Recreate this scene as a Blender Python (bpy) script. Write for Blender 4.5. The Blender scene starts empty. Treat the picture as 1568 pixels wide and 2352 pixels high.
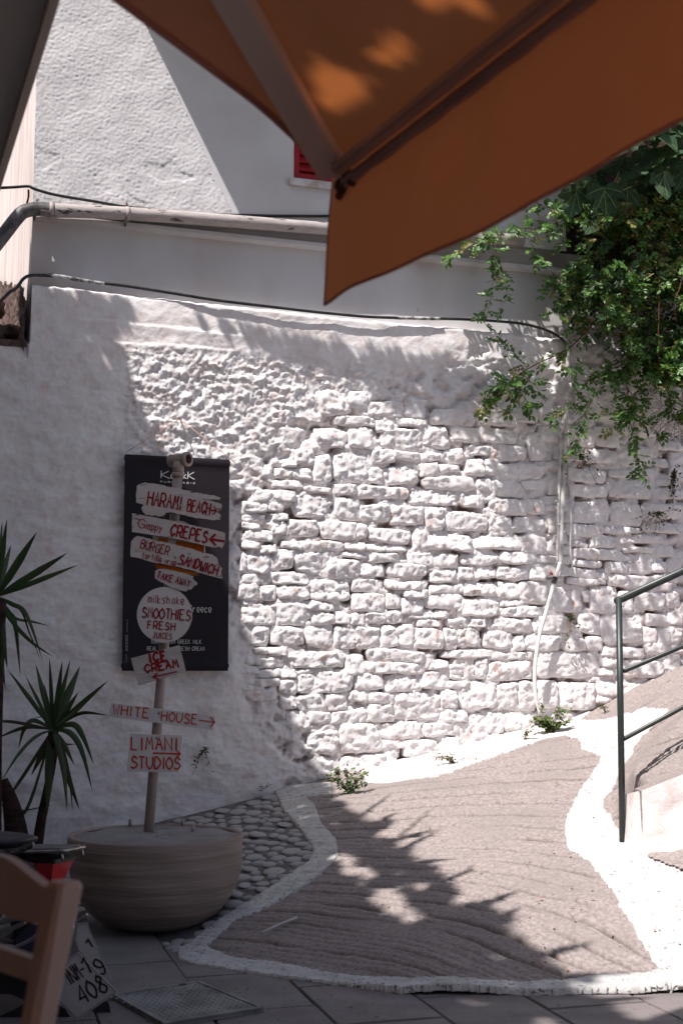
import bpy, bmesh, math, random
import numpy as np
from mathutils import Vector, Matrix
random.seed(7)
scene = bpy.context.scene
COL = scene.collection
# ---------------------------------------------------------------- camera
H = 1.12                      # seated eye height above the slate paving
FPX = 3000.0                  # focal length in 1568x2352 units
PITCH = math.atan(364.0 / FPX)
cam_d = bpy.data.cameras.new('camera')
cam = bpy.data.objects.new('camera', cam_d)
COL.objects.link(cam)
cam.location = (0, 0, H)
cam.rotation_euler = (math.pi / 2 + PITCH, 0, 0)
cam_d.sensor_fit = 'VERTICAL'
cam_d.sensor_height = 36.0
cam_d.sensor_width = 24.0
cam_d.lens = FPX / 2352.0 * 36.0
cam_d.clip_start = 0.05
cam_d.clip_end = 400
cam_d.dof.use_dof = True
cam_d.dof.focus_distance = 7.4
cam_d.dof.aperture_fstop = 5.6
scene.camera = cam
# ---------------------------------------------------------------- light
SUN = Vector((-0.391, -0.508, 1.0))          # towards the sun
SUNN = SUN.normalized()
ELEV = math.asin(SUNN.z)
world = bpy.data.worlds.new('World')
scene.world = world
world.use_nodes = True
wn = world.node_tree
wn.nodes.clear()
sky = wn.nodes.new('ShaderNodeTexSky')
sky.sky_type = 'NISHITA'
sky.sun_disc = False
sky.sun_elevation = ELEV
sky.sun_rotation = math.atan2(SUN.x, SUN.y)
sky.air_density = 1.0
sky.dust_density = 2.5
sky.ozone_density = 1.0
bg = wn.nodes.new('ShaderNodeBackground')
bg.inputs['Strength'].default_value = 0.084
wo = wn.nodes.new('ShaderNodeOutputWorld')
wn.links.new(sky.outputs[0], bg.inputs[0])
wn.links.new(bg.outputs[0], wo.inputs[0])
sun_d = bpy.data.lights.new('sun', 'SUN')
sun_d.energy = 5.0
sun_d.angle = math.radians(0.53)
sun_d.color = (1.0, 0.93, 0.89)
sun = bpy.data.objects.new('sun', sun_d)
COL.objects.link(sun)
sun.rotation_euler = SUNN.to_track_quat('Z', 'Y').to_euler()
vs = scene.view_settings
vs.view_transform = 'Standard'
vs.look = 'None'
vs.gamma = 1.0
vs.use_curve_mapping = False
vs.exposure = 0.50
scene.cycles.max_bounces = 8
# ---------------------------------------------------------------- view geometry (photo point -> place in the world)
CP, SP = math.cos(PITCH), math.sin(PITCH)
def ray(u, v):
    x = (u - 784) / FPX
    y = (1176 - v) / FPX
    return Vector((x, CP - y * SP, SP + y * CP))
def at(u, v, Y):
    r = ray(u, v)
    return Vector((0, 0, H)) + r * (Y / r.y)
def at_z(u, v, z):
    r = ray(u, v)
    return Vector((0, 0, H)) + r * ((z - H) / r.z)
TAN = 0.33
WT = Vector((1, TAN, 0)).normalized()         # along the wall, to the right
WN = Vector((WT.y, -WT.x, 0))                 # out of the wall, towards the lane
WO = Vector((0, 7.9, 0))
def wp(s, z, n=0.0):
    return WO + WT * s + WN * n + Vector((0, 0, z))
def onwall(u, v, n=0.0):
    """photo point -> (s, z) on the wall plane"""
    r = ray(u, v)
    c = Vector((0, 0, H))
    t = ((WO + WN * n - c).dot(WN)) / r.dot(WN)
    p = c + r * t
    return ((p - WO).dot(WT), p.z)
def wpt(u, v, n=0.0):
    s, z = onwall(u, v, n)
    return wp(s, z, n)
def sst(a, b, x):
    t = np.clip((x - a) / (b - a), 0, 1)
    return t * t * (3 - 2 * t)
def zg(x, y):
    """height of the sloping lane"""
    x = np.asarray(x, float); y = np.asarray(y, float)
    p = .158 * x + .178 * y - .909
    p = p + .05 * (1 - sst(4.4, 6.4, y)) * (1 - .9 * sst(.3, 1.2, x)) - .03 * sst(.9, 1.5, x) * (1 - sst(4.5, 5.3, y))
    p = p * (1 - (1 - sst(4.5, 5.4, y)) * sst(.1, .7, x))
    up = .60 + .42 * (x - 1.31) + .06 * (y - 5.83)
    w = sst(1.30, 1.37 + .55 * sst(6.15, 7.3, y), x) * sst(5.84, 5.90, y + .25 * (x - 1.31))
    q = np.maximum(p, up)
    r = p + (q - p) * w
    return np.where(r > 0, r, r * .15)
_Y = np.arange(2.6, 10.5, .004)
def ong(u, v, dz=0.0):
    r = ray(u, v)
    t = _Y / r.y
    x = r.x * t
    z = H + r.z * t
    f = z - zg(x, _Y) - dz
    i = np.argmax(f < 0) if (f < 0).any() else len(f) - 1
    return Vector((float(x[i]), float(_Y[i]), float(z[i])))
# ---------------------------------------------------------------- noise
def _tab(seed):
    rs = np.random.RandomState(seed)
    p = rs.permutation(256)
    a = rs.rand(256) * 2 * np.pi
    return np.concatenate([p, p]), np.cos(a), np.sin(a), rs.rand(256), rs.rand(256)
_T = {}
def pn(x, y, seed=0):
    """gradient noise, about -0.7..0.7"""
    if seed not in _T: _T[seed] = _tab(seed)
    P, gx, gy, _, _ = _T[seed]
    x = np.asarray(x, float); y = np.asarray(y, float)
    xi = np.floor(x).astype(int); yi = np.floor(y).astype(int)
    xf = x - xi; yf = y - yi
    u = xf * xf * xf * (xf * (xf * 6 - 15) + 10); w = yf * yf * yf * (yf * (yf * 6 - 15) + 10)
    def g(i, j):
        h = P[(P[(xi + i) & 255] + yi + j) & 255]
        return gx[h] * (xf - i) + gy[h] * (yf - j)
    a = g(0, 0) * (1 - u) + g(1, 0) * u
    b = g(0, 1) * (1 - u) + g(1, 1) * u
    return a * (1 - w) + b * w
def fbm(x, y, seed=0, o=4, g=.5):
    r = 0; a = 1.0; f = 1.0
    for k in range(o):
        r = r + a * pn(x * f, y * f, seed + k); a *= g; f *= 2.03
    return r
def billow(x, y, seed=0, o=3, g=.5):
    r = 0; a = 1.0; f = 1.0
    for k in range(o):
        r = r + a * (np.sqrt(pn(x * f, y * f, seed + k) ** 2 + .0015)) ; a *= g; f *= 2.1
    return r
def inpoly(x, y, poly):
    ins = np.zeros(np.shape(x), bool)
    n = len(poly); j = n - 1
    for i in range(n):
        xi, yi = poly[i][0], poly[i][1]; xj, yj = poly[j][0], poly[j][1]
        c = ((yi > y) != (yj > y)) & (x < (xj - xi) * (y - yi) / ((yj - yi) or 1e-9) + xi)
        ins ^= c; j = i
    return ins
# ---------------------------------------------------------------- materials
def mat(name, base, rough=.85, spec=.3, metal=0.0, var=None, scale=20, bump=0.0, bscale=60, bdist=.01, detail=6,
        spots=None, trans=0.0, tcol=None, stretch=None, var2=None, v2scale=2.5, coat=0.0, bare=None):
    """base colour, soft mottling (var), speckles (spots = colour, scale, threshold), fine relief"""
    m = bpy.data.materials.new(name); m.use_nodes = True
    nt = m.node_tree; N = nt.nodes; L = nt.links
    b = N['Principled BSDF']
    b.inputs['Roughness'].default_value = rough
    b.inputs['Specular IOR Level'].default_value = spec
    b.inputs['Metallic'].default_value = metal
    if coat: b.inputs['Coat Weight'].default_value = coat
    tc = N.new('ShaderNodeTexCoord')
    src = tc.outputs['Object']
    if stretch:
        mp = N.new('ShaderNodeMapping'); mp.inputs['Scale'].default_value = stretch
        L.new(src, mp.inputs[0]); src = mp.outputs[0]
    col = None
    def rgb(c):
        r = N.new('ShaderNodeRGB'); r.outputs[0].default_value = (*c, 1); return r.outputs[0]
    col = rgb(base)
    def mixin(col, c2, sc, lo, hi, det=detail):
        n = N.new('ShaderNodeTexNoise'); n.inputs['Scale'].default_value = sc; n.inputs['Detail'].default_value = det
        L.new(src, n.inputs['Vector'])
        r = N.new('ShaderNodeMapRange'); r.inputs[1].default_value = lo; r.inputs[2].default_value = hi
        L.new(n.outputs[0], r.inputs[0])
        x = N.new('ShaderNodeMix'); x.data_type = 'RGBA'
        L.new(r.outputs[0], x.inputs[0]); L.new(col, x.inputs[6]); L.new(rgb(c2), x.inputs[7])
        return x.outputs[2]
    if var: col = mixin(col, var, scale, .38, .66)
    if var2: col = mixin(col, var2, v2scale, .50, .72)
    if spots: col = mixin(col, spots[0], spots[1], spots[2], spots[2] + .05, 3)
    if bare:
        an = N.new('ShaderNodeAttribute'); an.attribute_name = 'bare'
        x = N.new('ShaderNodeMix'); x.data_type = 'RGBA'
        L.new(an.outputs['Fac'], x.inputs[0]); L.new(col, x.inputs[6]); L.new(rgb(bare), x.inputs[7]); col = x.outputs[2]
    L.new(col, b.inputs['Base Color'])
    if bump:
        n = N.new('ShaderNodeTexNoise'); n.inputs['Scale'].default_value = bscale; n.inputs['Detail'].default_value = 5
        L.new(src, n.inputs['Vector'])
        bp = N.new('ShaderNodeBump'); bp.inputs['Strength'].default_value = bump; bp.inputs['Distance'].default_value = bdist
        L.new(n.outputs[0], bp.inputs['Height']); L.new(bp.outputs[0], b.inputs['Normal'])
    if trans:
        tr = N.new('ShaderNodeBsdfTranslucent'); tr.inputs[0].default_value = (*(tcol or base), 1)
        ms = N.new('ShaderNodeMixShader'); ms.inputs[0].default_value = trans
        L.new(b.outputs[0], ms.inputs[1]); L.new(tr.outputs[0], ms.inputs[2])
        L.new(ms.outputs[0], N['Material Output'].inputs['Surface'])
    return m
M = {}
M['white'] = mat('whitewash', (.80, .785, .785), .9, .2, var=(.73, .70, .70), scale=9, bump=.35, bscale=90, bdist=.006,
                 var2=(.66, .55, .52), v2scale=11)
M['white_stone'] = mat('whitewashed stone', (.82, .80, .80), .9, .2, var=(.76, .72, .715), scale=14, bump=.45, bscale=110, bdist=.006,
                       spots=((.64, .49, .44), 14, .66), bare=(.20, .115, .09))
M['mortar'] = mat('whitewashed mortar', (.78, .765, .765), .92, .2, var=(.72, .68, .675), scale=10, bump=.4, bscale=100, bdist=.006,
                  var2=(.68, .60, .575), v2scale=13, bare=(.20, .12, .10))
M['render_rough'] = mat('rough cast render', (.62, .61, .62), .95, .2, var=(.54, .53, .54), scale=6, bump=.0, spots=((.40, .36, .34), 26, .72))
M['render_smooth'] = mat('smooth grey white render', (.60, .60, .61), .92, .2, var=(.54, .53, .535), scale=3, bump=.15, bscale=120, bdist=.003,
                         spots=((.28, .25, .24), 34, .74))
M['band'] = mat('stained render band', (.58, .575, .585), .92, .2, var=(.50, .475, .47), scale=2.5, bump=.15, bscale=110, bdist=.003,
                spots=((.25, .22, .21), 30, .735), var2=(.40, .33, .29), v2scale=2.2, stretch=(1, 1, .35))
M['side_face'] = mat('warm side render', (.70, .64, .61), .92, .2, var=(.56, .47, .43), scale=5, bump=.2, bscale=60, bdist=.004, stretch=(1, 1, .25))
M['dark_stone'] = mat('bare brown stone', (.16, .11, .095), .95, .2, var=(.07, .045, .04), scale=12, bump=.8, bscale=30, bdist=.02)
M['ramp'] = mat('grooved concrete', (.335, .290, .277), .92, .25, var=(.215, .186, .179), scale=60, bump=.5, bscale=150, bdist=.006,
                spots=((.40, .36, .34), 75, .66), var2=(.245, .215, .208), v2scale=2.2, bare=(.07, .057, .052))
M['street'] = mat('street concrete', (.52, .48, .45), .95, .2, var=(.45, .41, .39), scale=3)
M['kerb'] = mat('peeling white road paint', (.56, .56, .55), .9, .2, var=(.44, .43, .42), scale=16, bump=.6, bscale=90, bdist=.006,
                spots=((.20, .185, .18), 60, .61))
M['kerb_clean'] = mat('thick white road paint', (.62, .61, .605), .9, .2, var=(.50, .475, .465), scale=16, bump=.5, bscale=60, bdist=.008,
                      spots=((.26, .21, .19), 48, .64))
M['pebble'] = mat('grey pebble', (.42, .41, .405), .75, .3, var=(.33, .315, .31), scale=18, bump=.2, bscale=80)
M['pebble_bed'] = mat('dark cobble mortar', (.19, .18, .177), .95, .2, var=(.13, .12, .118), scale=25, bump=.5, bscale=90, bdist=.005)
M['slab'] = mat('slate paving', (.225, .205, .203), .8, .3, var=(.165, .148, .146), scale=5, bump=.25, bscale=50, bdist=.004,
                spots=((.07, .06, .06), 60, .66), var2=(.20, .17, .16), v2scale=2.2)
M['joint'] = mat('paving joint', (.05, .045, .043), .95, .2)
M['metal_plate'] = mat('galvanised checker plate', (.30, .305, .30), .7, .4, .15, var=(.19, .185, .18), scale=9, bump=.1, spots=((.10, .09, .085), 20, .66))
# ---------------------------------------------------------------- object helpers
def tag(o, label=None, cat=None, group=None, kind=None):
    if label: o['label'] = label
    if cat: o['category'] = cat
    if group: o['group'] = group
    if kind: o['kind'] = kind
    return o
def thing(name, label, cat, loc=(0, 0, 0), group=None):
    o = bpy.data.objects.new(name, None); COL.objects.link(o)
    o.location = loc; o.empty_display_size = .1
    return tag(o, label, cat, group)
def mobj(name, verts, faces, m, parent=None, smooth=False, me=None):
    if me is None:
        me = bpy.data.meshes.new(name)
        me.from_pydata([tuple(v) for v in verts], [], faces)
        me.update()
        if smooth: me.polygons.foreach_set('use_smooth', [True] * len(me.polygons))
        for k in (m if isinstance(m, (list, tuple)) else [m]): me.materials.append(k)
    o = bpy.data.objects.new(name, me); COL.objects.link(o)
    if parent:
        o.parent = parent
        o.matrix_parent_inverse = Matrix.Translation(parent.location).inverted()
    return o
def gridmesh(name, X, Y, Z, m, parent=None, keep=None, smooth=True, attr=None):
    """arrays (rows, cols) -> one mesh; keep = boolean per cell"""
    r, c = X.shape
    co = np.stack([X, Y, Z], -1).reshape(-1, 3)
    idx = np.arange(r * c).reshape(r, c)
    q = np.stack([idx[:-1, :-1], idx[:-1, 1:], idx[1:, 1:], idx[1:, :-1]], -1).reshape(-1, 4)
    if attr is not None: attr = attr.reshape(-1)
    if keep is not None:
        q = q[keep.reshape(-1)]
        used = np.unique(q); mp = -np.ones(r * c, int); mp[used] = np.arange(len(used))
        q = mp[q]; co = co[used]
        if attr is not None: attr = attr[used]
    me = bpy.data.meshes.new(name)
    me.vertices.add(len(co)); me.vertices.foreach_set('co', co.astype(np.float32).ravel())
    me.loops.add(q.size); me.loops.foreach_set('vertex_index', q.astype(np.int32).ravel())
    me.polygons.add(len(q)); me.polygons.foreach_set('loop_start', np.arange(0, q.size, 4, dtype=np.int32))
    me.polygons.foreach_set('loop_total', np.full(len(q), 4, np.int32))
    me.update(); me.validate()
    if attr is not None:
        at_ = me.attributes.new('bare', 'FLOAT', 'POINT'); at_.data.foreach_set('value', attr.astype(np.float32))
    me.polygons.foreach_set('use_smooth', np.full(len(me.polygons), smooth))
    for k in (m if isinstance(m, (list, tuple)) else [m]): me.materials.append(k)
    o = bpy.data.objects.new(name, me); COL.objects.link(o)
    if parent:
        o.parent = parent; o.matrix_parent_inverse = Matrix.Translation(parent.location).inverted()
    return o
def smooth_path(pts, n=6):
    pts = [Vector(p) for p in pts]
    if len(pts) < 3: return pts
    P = [2 * pts[0] - pts[1]] + pts + [2 * pts[-1] - pts[-2]]
    out = []
    for i in range(1, len(P) - 2):
        a, b, c, d = P[i - 1], P[i], P[i + 1], P[i + 2]
        for k in range(n):
            t = k / n
            out.append(.5 * ((2 * b) + (c - a) * t + (2 * a - 5 * b + 4 * c - d) * t * t + (3 * b - 3 * c + d - a) * t ** 3))
    out.append(pts[-1]); return out
def tube_data(pts, r, seg=10, caps=True):
    """r: number or list"""
    n = len(pts); R = r if isinstance(r, (list, tuple)) else [r] * n
    vs_, fs = [], []
    up = Vector((0, 0, 1)); prev = None
    for i, p in enumerate(pts):
        p = Vector(p)
        d = (Vector(pts[min(i + 1, n - 1)]) - Vector(pts[max(i - 1, 0)])).normalized()
        if prev is None:
            a = d.cross(up)
            if a.length < .05: a = d.cross(Vector((0, 1, 0)))
        else:
            a = prev - d * prev.dot(d)
        a.normalize(); prev = a; b = d.cross(a)
        for k in range(seg):
            t = 2 * math.pi * k / seg
            vs_.append(p + (a * math.cos(t) + b * math.sin(t)) * R[i])
    for i in range(n - 1):
        for k in range(seg):
            k2 = (k + 1) % seg
            fs.append((i * seg + k, i * seg + k2, (i + 1) * seg + k2, (i + 1) * seg + k))
    if caps:
        fs.append(tuple(range(seg - 1, -1, -1))); fs.append(tuple((n - 1) * seg + k for k in range(seg)))
    return vs_, fs
def tube(name, pts, r, m, parent=None, seg=10, sm=6, smooth=True):
    pts = smooth_path(pts, sm) if sm > 1 else [Vector(p) for p in pts]
    if isinstance(r, (list, tuple)):
        k = len(r); r = [float(np.interp(i / (len(pts) - 1) * (k - 1), range(k), r)) for i in range(len(pts))]
    v, f = tube_data(pts, r, seg)
    return mobj(name, v, f, m, parent, smooth)
def prism_data(poly, d):
    """closed polygon of points pushed along vector d"""
    n = len(poly)
    v = [Vector(p) for p in poly] + [Vector(p) + d for p in poly]
    f = [tuple(range(n)), tuple(range(2 * n - 1, n - 1, -1))]
    for i in range(n):
        j = (i + 1) % n
        f.append((j, i, n + i, n + j))
    return v, f
def prism(name, poly, d, m, parent=None, bevel=0.0):
    v, f = prism_data(poly, d)
    me = bpy.data.meshes.new(name); bm = bmesh.new()
    bv = [bm.verts.new(p) for p in v]
    for q in f: bm.faces.new([bv[i] for i in q])
    bmesh.ops.recalc_face_normals(bm, faces=bm.faces)
    if bevel: bmesh.ops.bevel(bm, geom=list(bm.edges), offset=bevel, segments=2, affect='EDGES')
    bm.to_mesh(me); bm.free(); me.materials.append(m)
    return mobj(name, None, None, m, parent, me=me)
def joinm(lst):
    V, F = [], []
    for v, f in lst:
        o = len(V); V += list(v); F += [tuple(i + o for i in q) for q in f]
    return V, F
# ================================================================ THE LANE
def px(*pts): return [ong(*p) for p in pts]
def ground_patch(name, poly, m, dz, res, rel, jit=.0, jf=40, parent=None, clip=None, skirt=False):
    """height-field piece of ground inside a plan polygon; rel(x, y) = relief"""
    xs = [p[0] for p in poly]; ys = [p[1] for p in poly]
    gx = np.arange(min(xs) - .02, max(xs) + .02, res); gy = np.arange(min(ys) - .02, max(ys) + .02, res)
    X, Y = np.meshgrid(gx, gy)
    R_ = rel(X, Y); Z = zg(X, Y) + dz + R_
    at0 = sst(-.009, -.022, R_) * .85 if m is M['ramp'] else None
    cx = (X[:-1, :-1] + X[1:, 1:]) / 2; cy = (Y[:-1, :-1] + Y[1:, 1:]) / 2
    k = inpoly(cx + jit * fbm(cx * jf, cy * jf, 91, 3), cy + jit * fbm(cx * jf, cy * jf, 95, 3), poly)
    if clip is not None: k &= clip(cx, cy)
    o = gridmesh(name, X, Y, Z, m, parent, k, attr=at0)
    if skirt:
        bm = bmesh.new(); bm.from_mesh(o.data)
        be = [e for e in bm.edges if e.is_boundary]
        r = bmesh.ops.extrude_edge_only(bm, edges=be)
        for v in r['geom']:
            if isinstance(v, bmesh.types.BMVert): v.co.z -= .025
        bm.to_mesh(o.data); bm.free()
    return o
def wall_y(x): return 7.9 + TAN * x
def ramp_relief(x, y):
    k = np.interp(y, [4.3, 5.0, 6.6, 8.0, 9.5], [1.0, .95, .42, .02, -.1])
    ph = y + x * k + .05 * pn(x * 1.6, y * 1.6, 5) + .02 * pn(x * 9, y * 9, 6)
    r = 0
    for sp, wd, dep, sd in ((.140, .009, .034, 11), (.055, .0055, .009, 12)):
        c = ph / sp; d = np.abs(c - np.round(c)) * sp
        on = sst(-.30, .0, pn(x * 2.2, np.round(c) * 3.7 + y * .4, sd))
        r = r - dep * np.exp(-(d / wd) ** 2) * on
    r = r + .0035 * fbm(x * 16, y * 16, 20, 3) + .0018 * (fbm(x * 60, y * 60, 30, 2)) + .008 * pn(x * 2, y * 2, 33)
    return r
KI = [(628, 1809), (650, 1860), (700, 1917), (722, 1953), (708, 1984), (664, 2011), (606, 2050), (520, 2104), (466, 2144), (408, 2183)]
KO = [(412, 2206), (448, 2216), (484, 2221), (556, 2233), (664, 2247), (916, 2271), (1233, 2276), (1341, 2272), (1480, 2268), (1541, 2262)]
KU = [(1521, 2228), (1481, 2239), (1381, 2240), (1301, 2254), (1141, 2257), (941, 2250), (826, 2247), (736, 2234), (628, 2212), (531, 2201), (473, 2176)]
KR = [(538, 2115), (610, 2086), (682, 2047), (736, 2011), (776, 1967), (772, 1931), (736, 1892), (722, 1852), (700, 1832), (761, 1827), (758, 1800)]
RIM = [(1521, 2228), (1461, 2144), (1425, 2084), (1393, 2028), (1353, 1980), (1305, 1948), (1297, 1888), (1317, 1848), (1341, 1800), (1374, 1755),
       (1382, 1735), (1337, 1720), (1329, 1697), (1297, 1690), (1254, 1697), (1220, 1708), (1148, 1733), (1076, 1758), (1003, 1783), (880, 1800), (840, 1796)]
ki, ko, ku, kr, rim = px(*KI), px(*KO), px(*KU), px(*KR), px(*RIM)
# base under everything (one sheet that reaches far)
def flat(x, y): return 0 * x
gx = np.array([-60, -20, -8, -4, -3, -2, -1.5, -1, -.5, 0, .5, 1, 1.5, 2, 3, 4, 8, 20, 60.]); gy = np.array([-60, -20, -8, -3, 0, 2, 3, 3.6, 4.2, 4.6, 5, 5.4, 5.8, 6.2, 7, 7.6, 8.2, 9, 10, 14, 40.])
X, Y = np.meshgrid(gx, gy)
ground = gridmesh('ground', X, Y, np.minimum(zg(np.clip(X, -2.5, 1.2), np.clip(Y, 0, 9.5)), 1.6) - .09, M['street'])
tag(ground, kind='structure')
# ramp
rp = [ki[-1] + Vector((0, -.02, 0))] + ko[1:] + [Vector((2.2, 4.4, 0)), Vector((4.2, 5.0, 0)), Vector((4.2, wall_y(4.2) + .05, 0)), Vector((-.6, wall_y(-.6) + .05, 0))] + ki[0:-1]
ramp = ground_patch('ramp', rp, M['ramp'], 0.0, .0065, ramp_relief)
tag(ramp, kind='structure')
# painted edge strips
def paint_rel(x, y): return .35 * ramp_relief(x, y) + .004 * fbm(x * 22, y * 22, 50, 3)
left_strip = ki + ko[:3] + ku[-2:][::-1][:1] + kr
k1 = ground_patch('white_kerb', ki + [ko[0], ko[1], ku[-1]] + kr, M['kerb'], .009, .0055, paint_rel, .006, 34, skirt=True)
tag(k1, kind='structure')
k2 = ground_patch('white_kerb', [ku[-1]] + ko[1:] + ku[:-1], M['kerb'], .007, .0055, lambda x, y: .004 * fbm(x * 22, y * 22, 50, 3), .006, 34, skirt=True)
tag(k2, kind='structure')
SR = [(1568, 2262), (1640, 2262), (1640, 1900), (1568, 1932), (1480, 1950), (1457, 1940), (1430, 1918), (1412, 1898), (1400, 1872), (1385, 1860), (1384, 1838), (1412, 1797),
      (1431, 1757), (1450, 1735), (1452, 1718), (1480, 1682), (1534, 1631), (1480, 1625), (1440, 1640), (1330, 1655)]
sr = px(*SR)
wb = [Vector((x, wall_y(x) + .03, 0)) for x in (1.6, 1.0, .4, .12)]
k3 = ground_patch('white_kerb', rim + wb[::-1] + sr[::-1] + [ko[-1]], M['kerb_clean'], .006, .0095,
                  lambda x, y: paint_rel(x, y) + .008 * fbm(x * 5, y * 5, 60, 3), .010, 9, clip=lambda x, y: ~((x > 1.285) & (y > 5.80 - .25 * (x - 1.31) - .03) & (y < 6.55)), skirt=True)
tag(k3, kind='structure')
lp = px((1481, 1973), (1509, 1962), (1568, 1955), (1640, 1950), (1640, 2030), (1568, 2004), (1520, 1990))
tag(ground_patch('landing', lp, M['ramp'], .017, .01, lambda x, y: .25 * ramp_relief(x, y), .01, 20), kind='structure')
# slate paving: joints in two directions, slabs as pieces
pav = tag(bpy.data.objects.new('slate_paving', None), kind='structure'); COL.objects.link(pav)
da = Vector((.274, -.962, 0)); db = Vector((.962, .274, 0)); o0 = Vector((.305, 4.56, 0))
pb = ground_patch('joint_bed', [(-4, 1), (4, 1), (4, 5.9), (2.0, 5.0), (1.3, 4.62), (.3, 4.75), (-.5, 5.35), (-.6, 6.3), (-1.2, 8.2), (-4, 7)], M['joint'], -.030, .12, flat, parent=pav)
nslab = 0
kbx = [-.7, -.45, -.1, .25, .7, 1.16, 2.2]; kby = [5.35, 4.95, 4.75, 4.6, 4.56, 4.55, 4.6]
ramp_stop = [(p[0], p[1]) for p in ([ki[-1], ko[1], ko[2], ko[3], ko[4], ko[5], ko[6], ko[7], ko[8], ko[9]])]
for i in range(-9, 8):
    for j in range(-7, 13):
        c = o0 + db * ((i + .5) * .365) - da * ((j + .5) * .52 - .9 + (.26 if i % 2 else 0))
        if c.y < 3.1 or c.y > 7.4 or c.x < -2.6 or c.x > 2.2: continue
        if c.x > -.60 and c.y > float(np.interp(c.x, kbx, kby)) + .42: continue
        if c.x > -.95 and c.y > 5.62: continue
        if c.x > -1.35 and c.y > 6.1: continue
        g = .004; a = .365 / 2 - g; b = .52 / 2 - g
        pts = []
        for (p, q) in ((-1, -1), (0, -1.0), (1, -1), (1, 1), (0, 1), (-1, 1)):
            w = c + db * (a * p + random.uniform(-.002, .002)) - da * (b * q + random.uniform(-.002, .002))
            pts.append(Vector((w.x, w.y, max(float(zg(w.x, w.y)), 0) * 1.0 + random.uniform(-.002, .002))))
        if c.x > -.75:
            for p in pts: p.z = -.006 + random.uniform(-.0015, .0015)
        prism('paving_slab', pts, Vector((0, 0, -.03)), M['slab'], pav, .003); nslab += 1
# galvanised cover let into the paving
cq = [at_z(u, v, .006) for u, v in ((606, 2317), (457, 2256), (259, 2287), (376, 2354))]
cov = thing('drain_cover', 'square galvanised checker plate cover set flush in the slate paving', 'drain cover', tuple(sum(cq, Vector()) / 4))
cc = sum(cq, Vector()) / 4
prism('plate', [p + Vector((0, 0, .002)) for p in cq], Vector((0, 0, -.012)), M['metal_plate'], cov)
fr = []
for i in range(4):
    a, b = cq[i], cq[(i + 1) % 4]; n = (cc - (a + b) / 2).normalized() * .012
    fr.append(prism_data([a + Vector((0, 0, .006)), b + Vector((0, 0, .006)), b + n + Vector((0, 0, .006)), a + n + Vector((0, 0, .006))], Vector((0, 0, -.01))))
mobj('frame', *joinm(fr), M['metal_plate'], cov)
bl = []
e1 = cq[1] - cq[0]; e2 = cq[3] - cq[0]
for i in range(16):
    for j in range(16):
        a = (i + .7) / 16.4; b = (j + .7) / 16.4
        c = cq[0] + e1 * a + e2 * b * (1) ; c.z = .0085
        d1 = (e1.normalized() if (i + j) % 2 else e2.normalized()); d2 = Vector((-d1.y, d1.x, 0))
        L_, W_ = .011, .0035
        vv = [c + d1 * L_, c + d2 * W_, c - d1 * L_, c - d2 * W_, c + Vector((0, 0, .0028)) + d1 * L_ * .4, c + Vector((0, 0, .0028)) - d1 * L_ * .4]
        bl.append((vv, [(0, 1, 4), (1, 2, 5, 4), (2, 3, 5), (3, 0, 4, 5)]))
tag(mobj('tread_bump', *joinm(bl), M['metal_plate'], cov), kind='stuff')
# cobbled corner: bed and every pebble
cob_poly = ki[:-1] + [ki[-1]] + px((330, 2140), (260, 2120)) + [Vector((-1.35, 6.0, 0)), Vector((-1.45, 7.42, 0))]
cobble = tag(bpy.data.objects.new('cobbled_corner', None), kind='structure'); COL.objects.link(cobble)
cpoly = [(p[0], p[1]) for p in cob_poly]
ground_patch('cobble_bed', cpoly, M['pebble_bed'], -.012, .02, lambda x, y: .004 * fbm(x * 20, y * 20, 70, 2), parent=cobble)
meshes = []
for k in range(8):
    bm = bmesh.new(); bmesh.ops.create_icosphere(bm, subdivisions=2, radius=1)
    for v in bm.verts:
        n = .12 * math.sin(v.co.x * 2.1 + k) + .10 * math.cos(v.co.y * 2.7 + 1.7 * k)
        v.co *= 1 + n
        v.co.z = math.copysign(abs(v.co.z) ** .75, v.co.z) if v.co.z > 0 else v.co.z * .4
    me = bpy.data.meshes.new('pebble'); bm.to_mesh(me); bm.free(); me.materials.append(M['pebble'])
    me.polygons.foreach_set('use_smooth', [True] * len(me.polygons)); meshes.append(me)
placed = []; tries = 0
rs = random.Random(3)
while tries < 26000 and len(placed) < 290:
    tries += 1
    x = rs.uniform(-1.4, -.05); y = rs.uniform(5.2, 7.9)
    if not bool(inpoly(np.array(x), np.array(y), cpoly)): continue
    if y > wall_y(x) - .06: continue
    if (x + .826) ** 2 + (y - 5.92) ** 2 < .30 ** 2: continue
    a = rs.uniform(.036, .060) * (1.08 if tries < 900 else (.85 if tries < 9000 else .6)); b = a * rs.uniform(.62, .95)
    if any((x - q[0]) ** 2 + (y - q[1]) ** 2 < ((a + b) * .5 + q[2] * .93) ** 2 for q in placed): continue
    placed.append((x, y, (a + b) / 2))
    o = bpy.data.objects.new('pebble', rs.choice(meshes)); COL.objects.link(o); o.parent = cobble
    o.location = (x, y, float(zg(x, y)) - .0155); o.scale = (a, b, rs.uniform(.014, .020))
    o.rotation_euler = (math.atan(.178) * .8, 0, rs.uniform(-.5, .5) + (1.2 if rs.random() < .2 else 0))
# ================================================================ THE HOUSE WALL
house = thing('village_house', 'whitewashed village house wall, rubble stone below and smooth render above, with a red shutter', 'house', (0, 7.9, 0))
sA, zA = onwall(80, 645); sB, zB = onwall(780, 722); sC, zC = onwall(1300, 770)
S_CORNER = onwall(74, 560)[0]
def ledge(s): return np.interp(s, [sA, sB, sC, sC + 1.2], [zA, zB, zC, zC - .1])
def topz(s): return np.where(s < S_CORNER, 3.0 + .02 * pn(s * 9, s * 3, 4), ledge(s) + .012 * pn(s * 14, s, 8))
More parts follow.
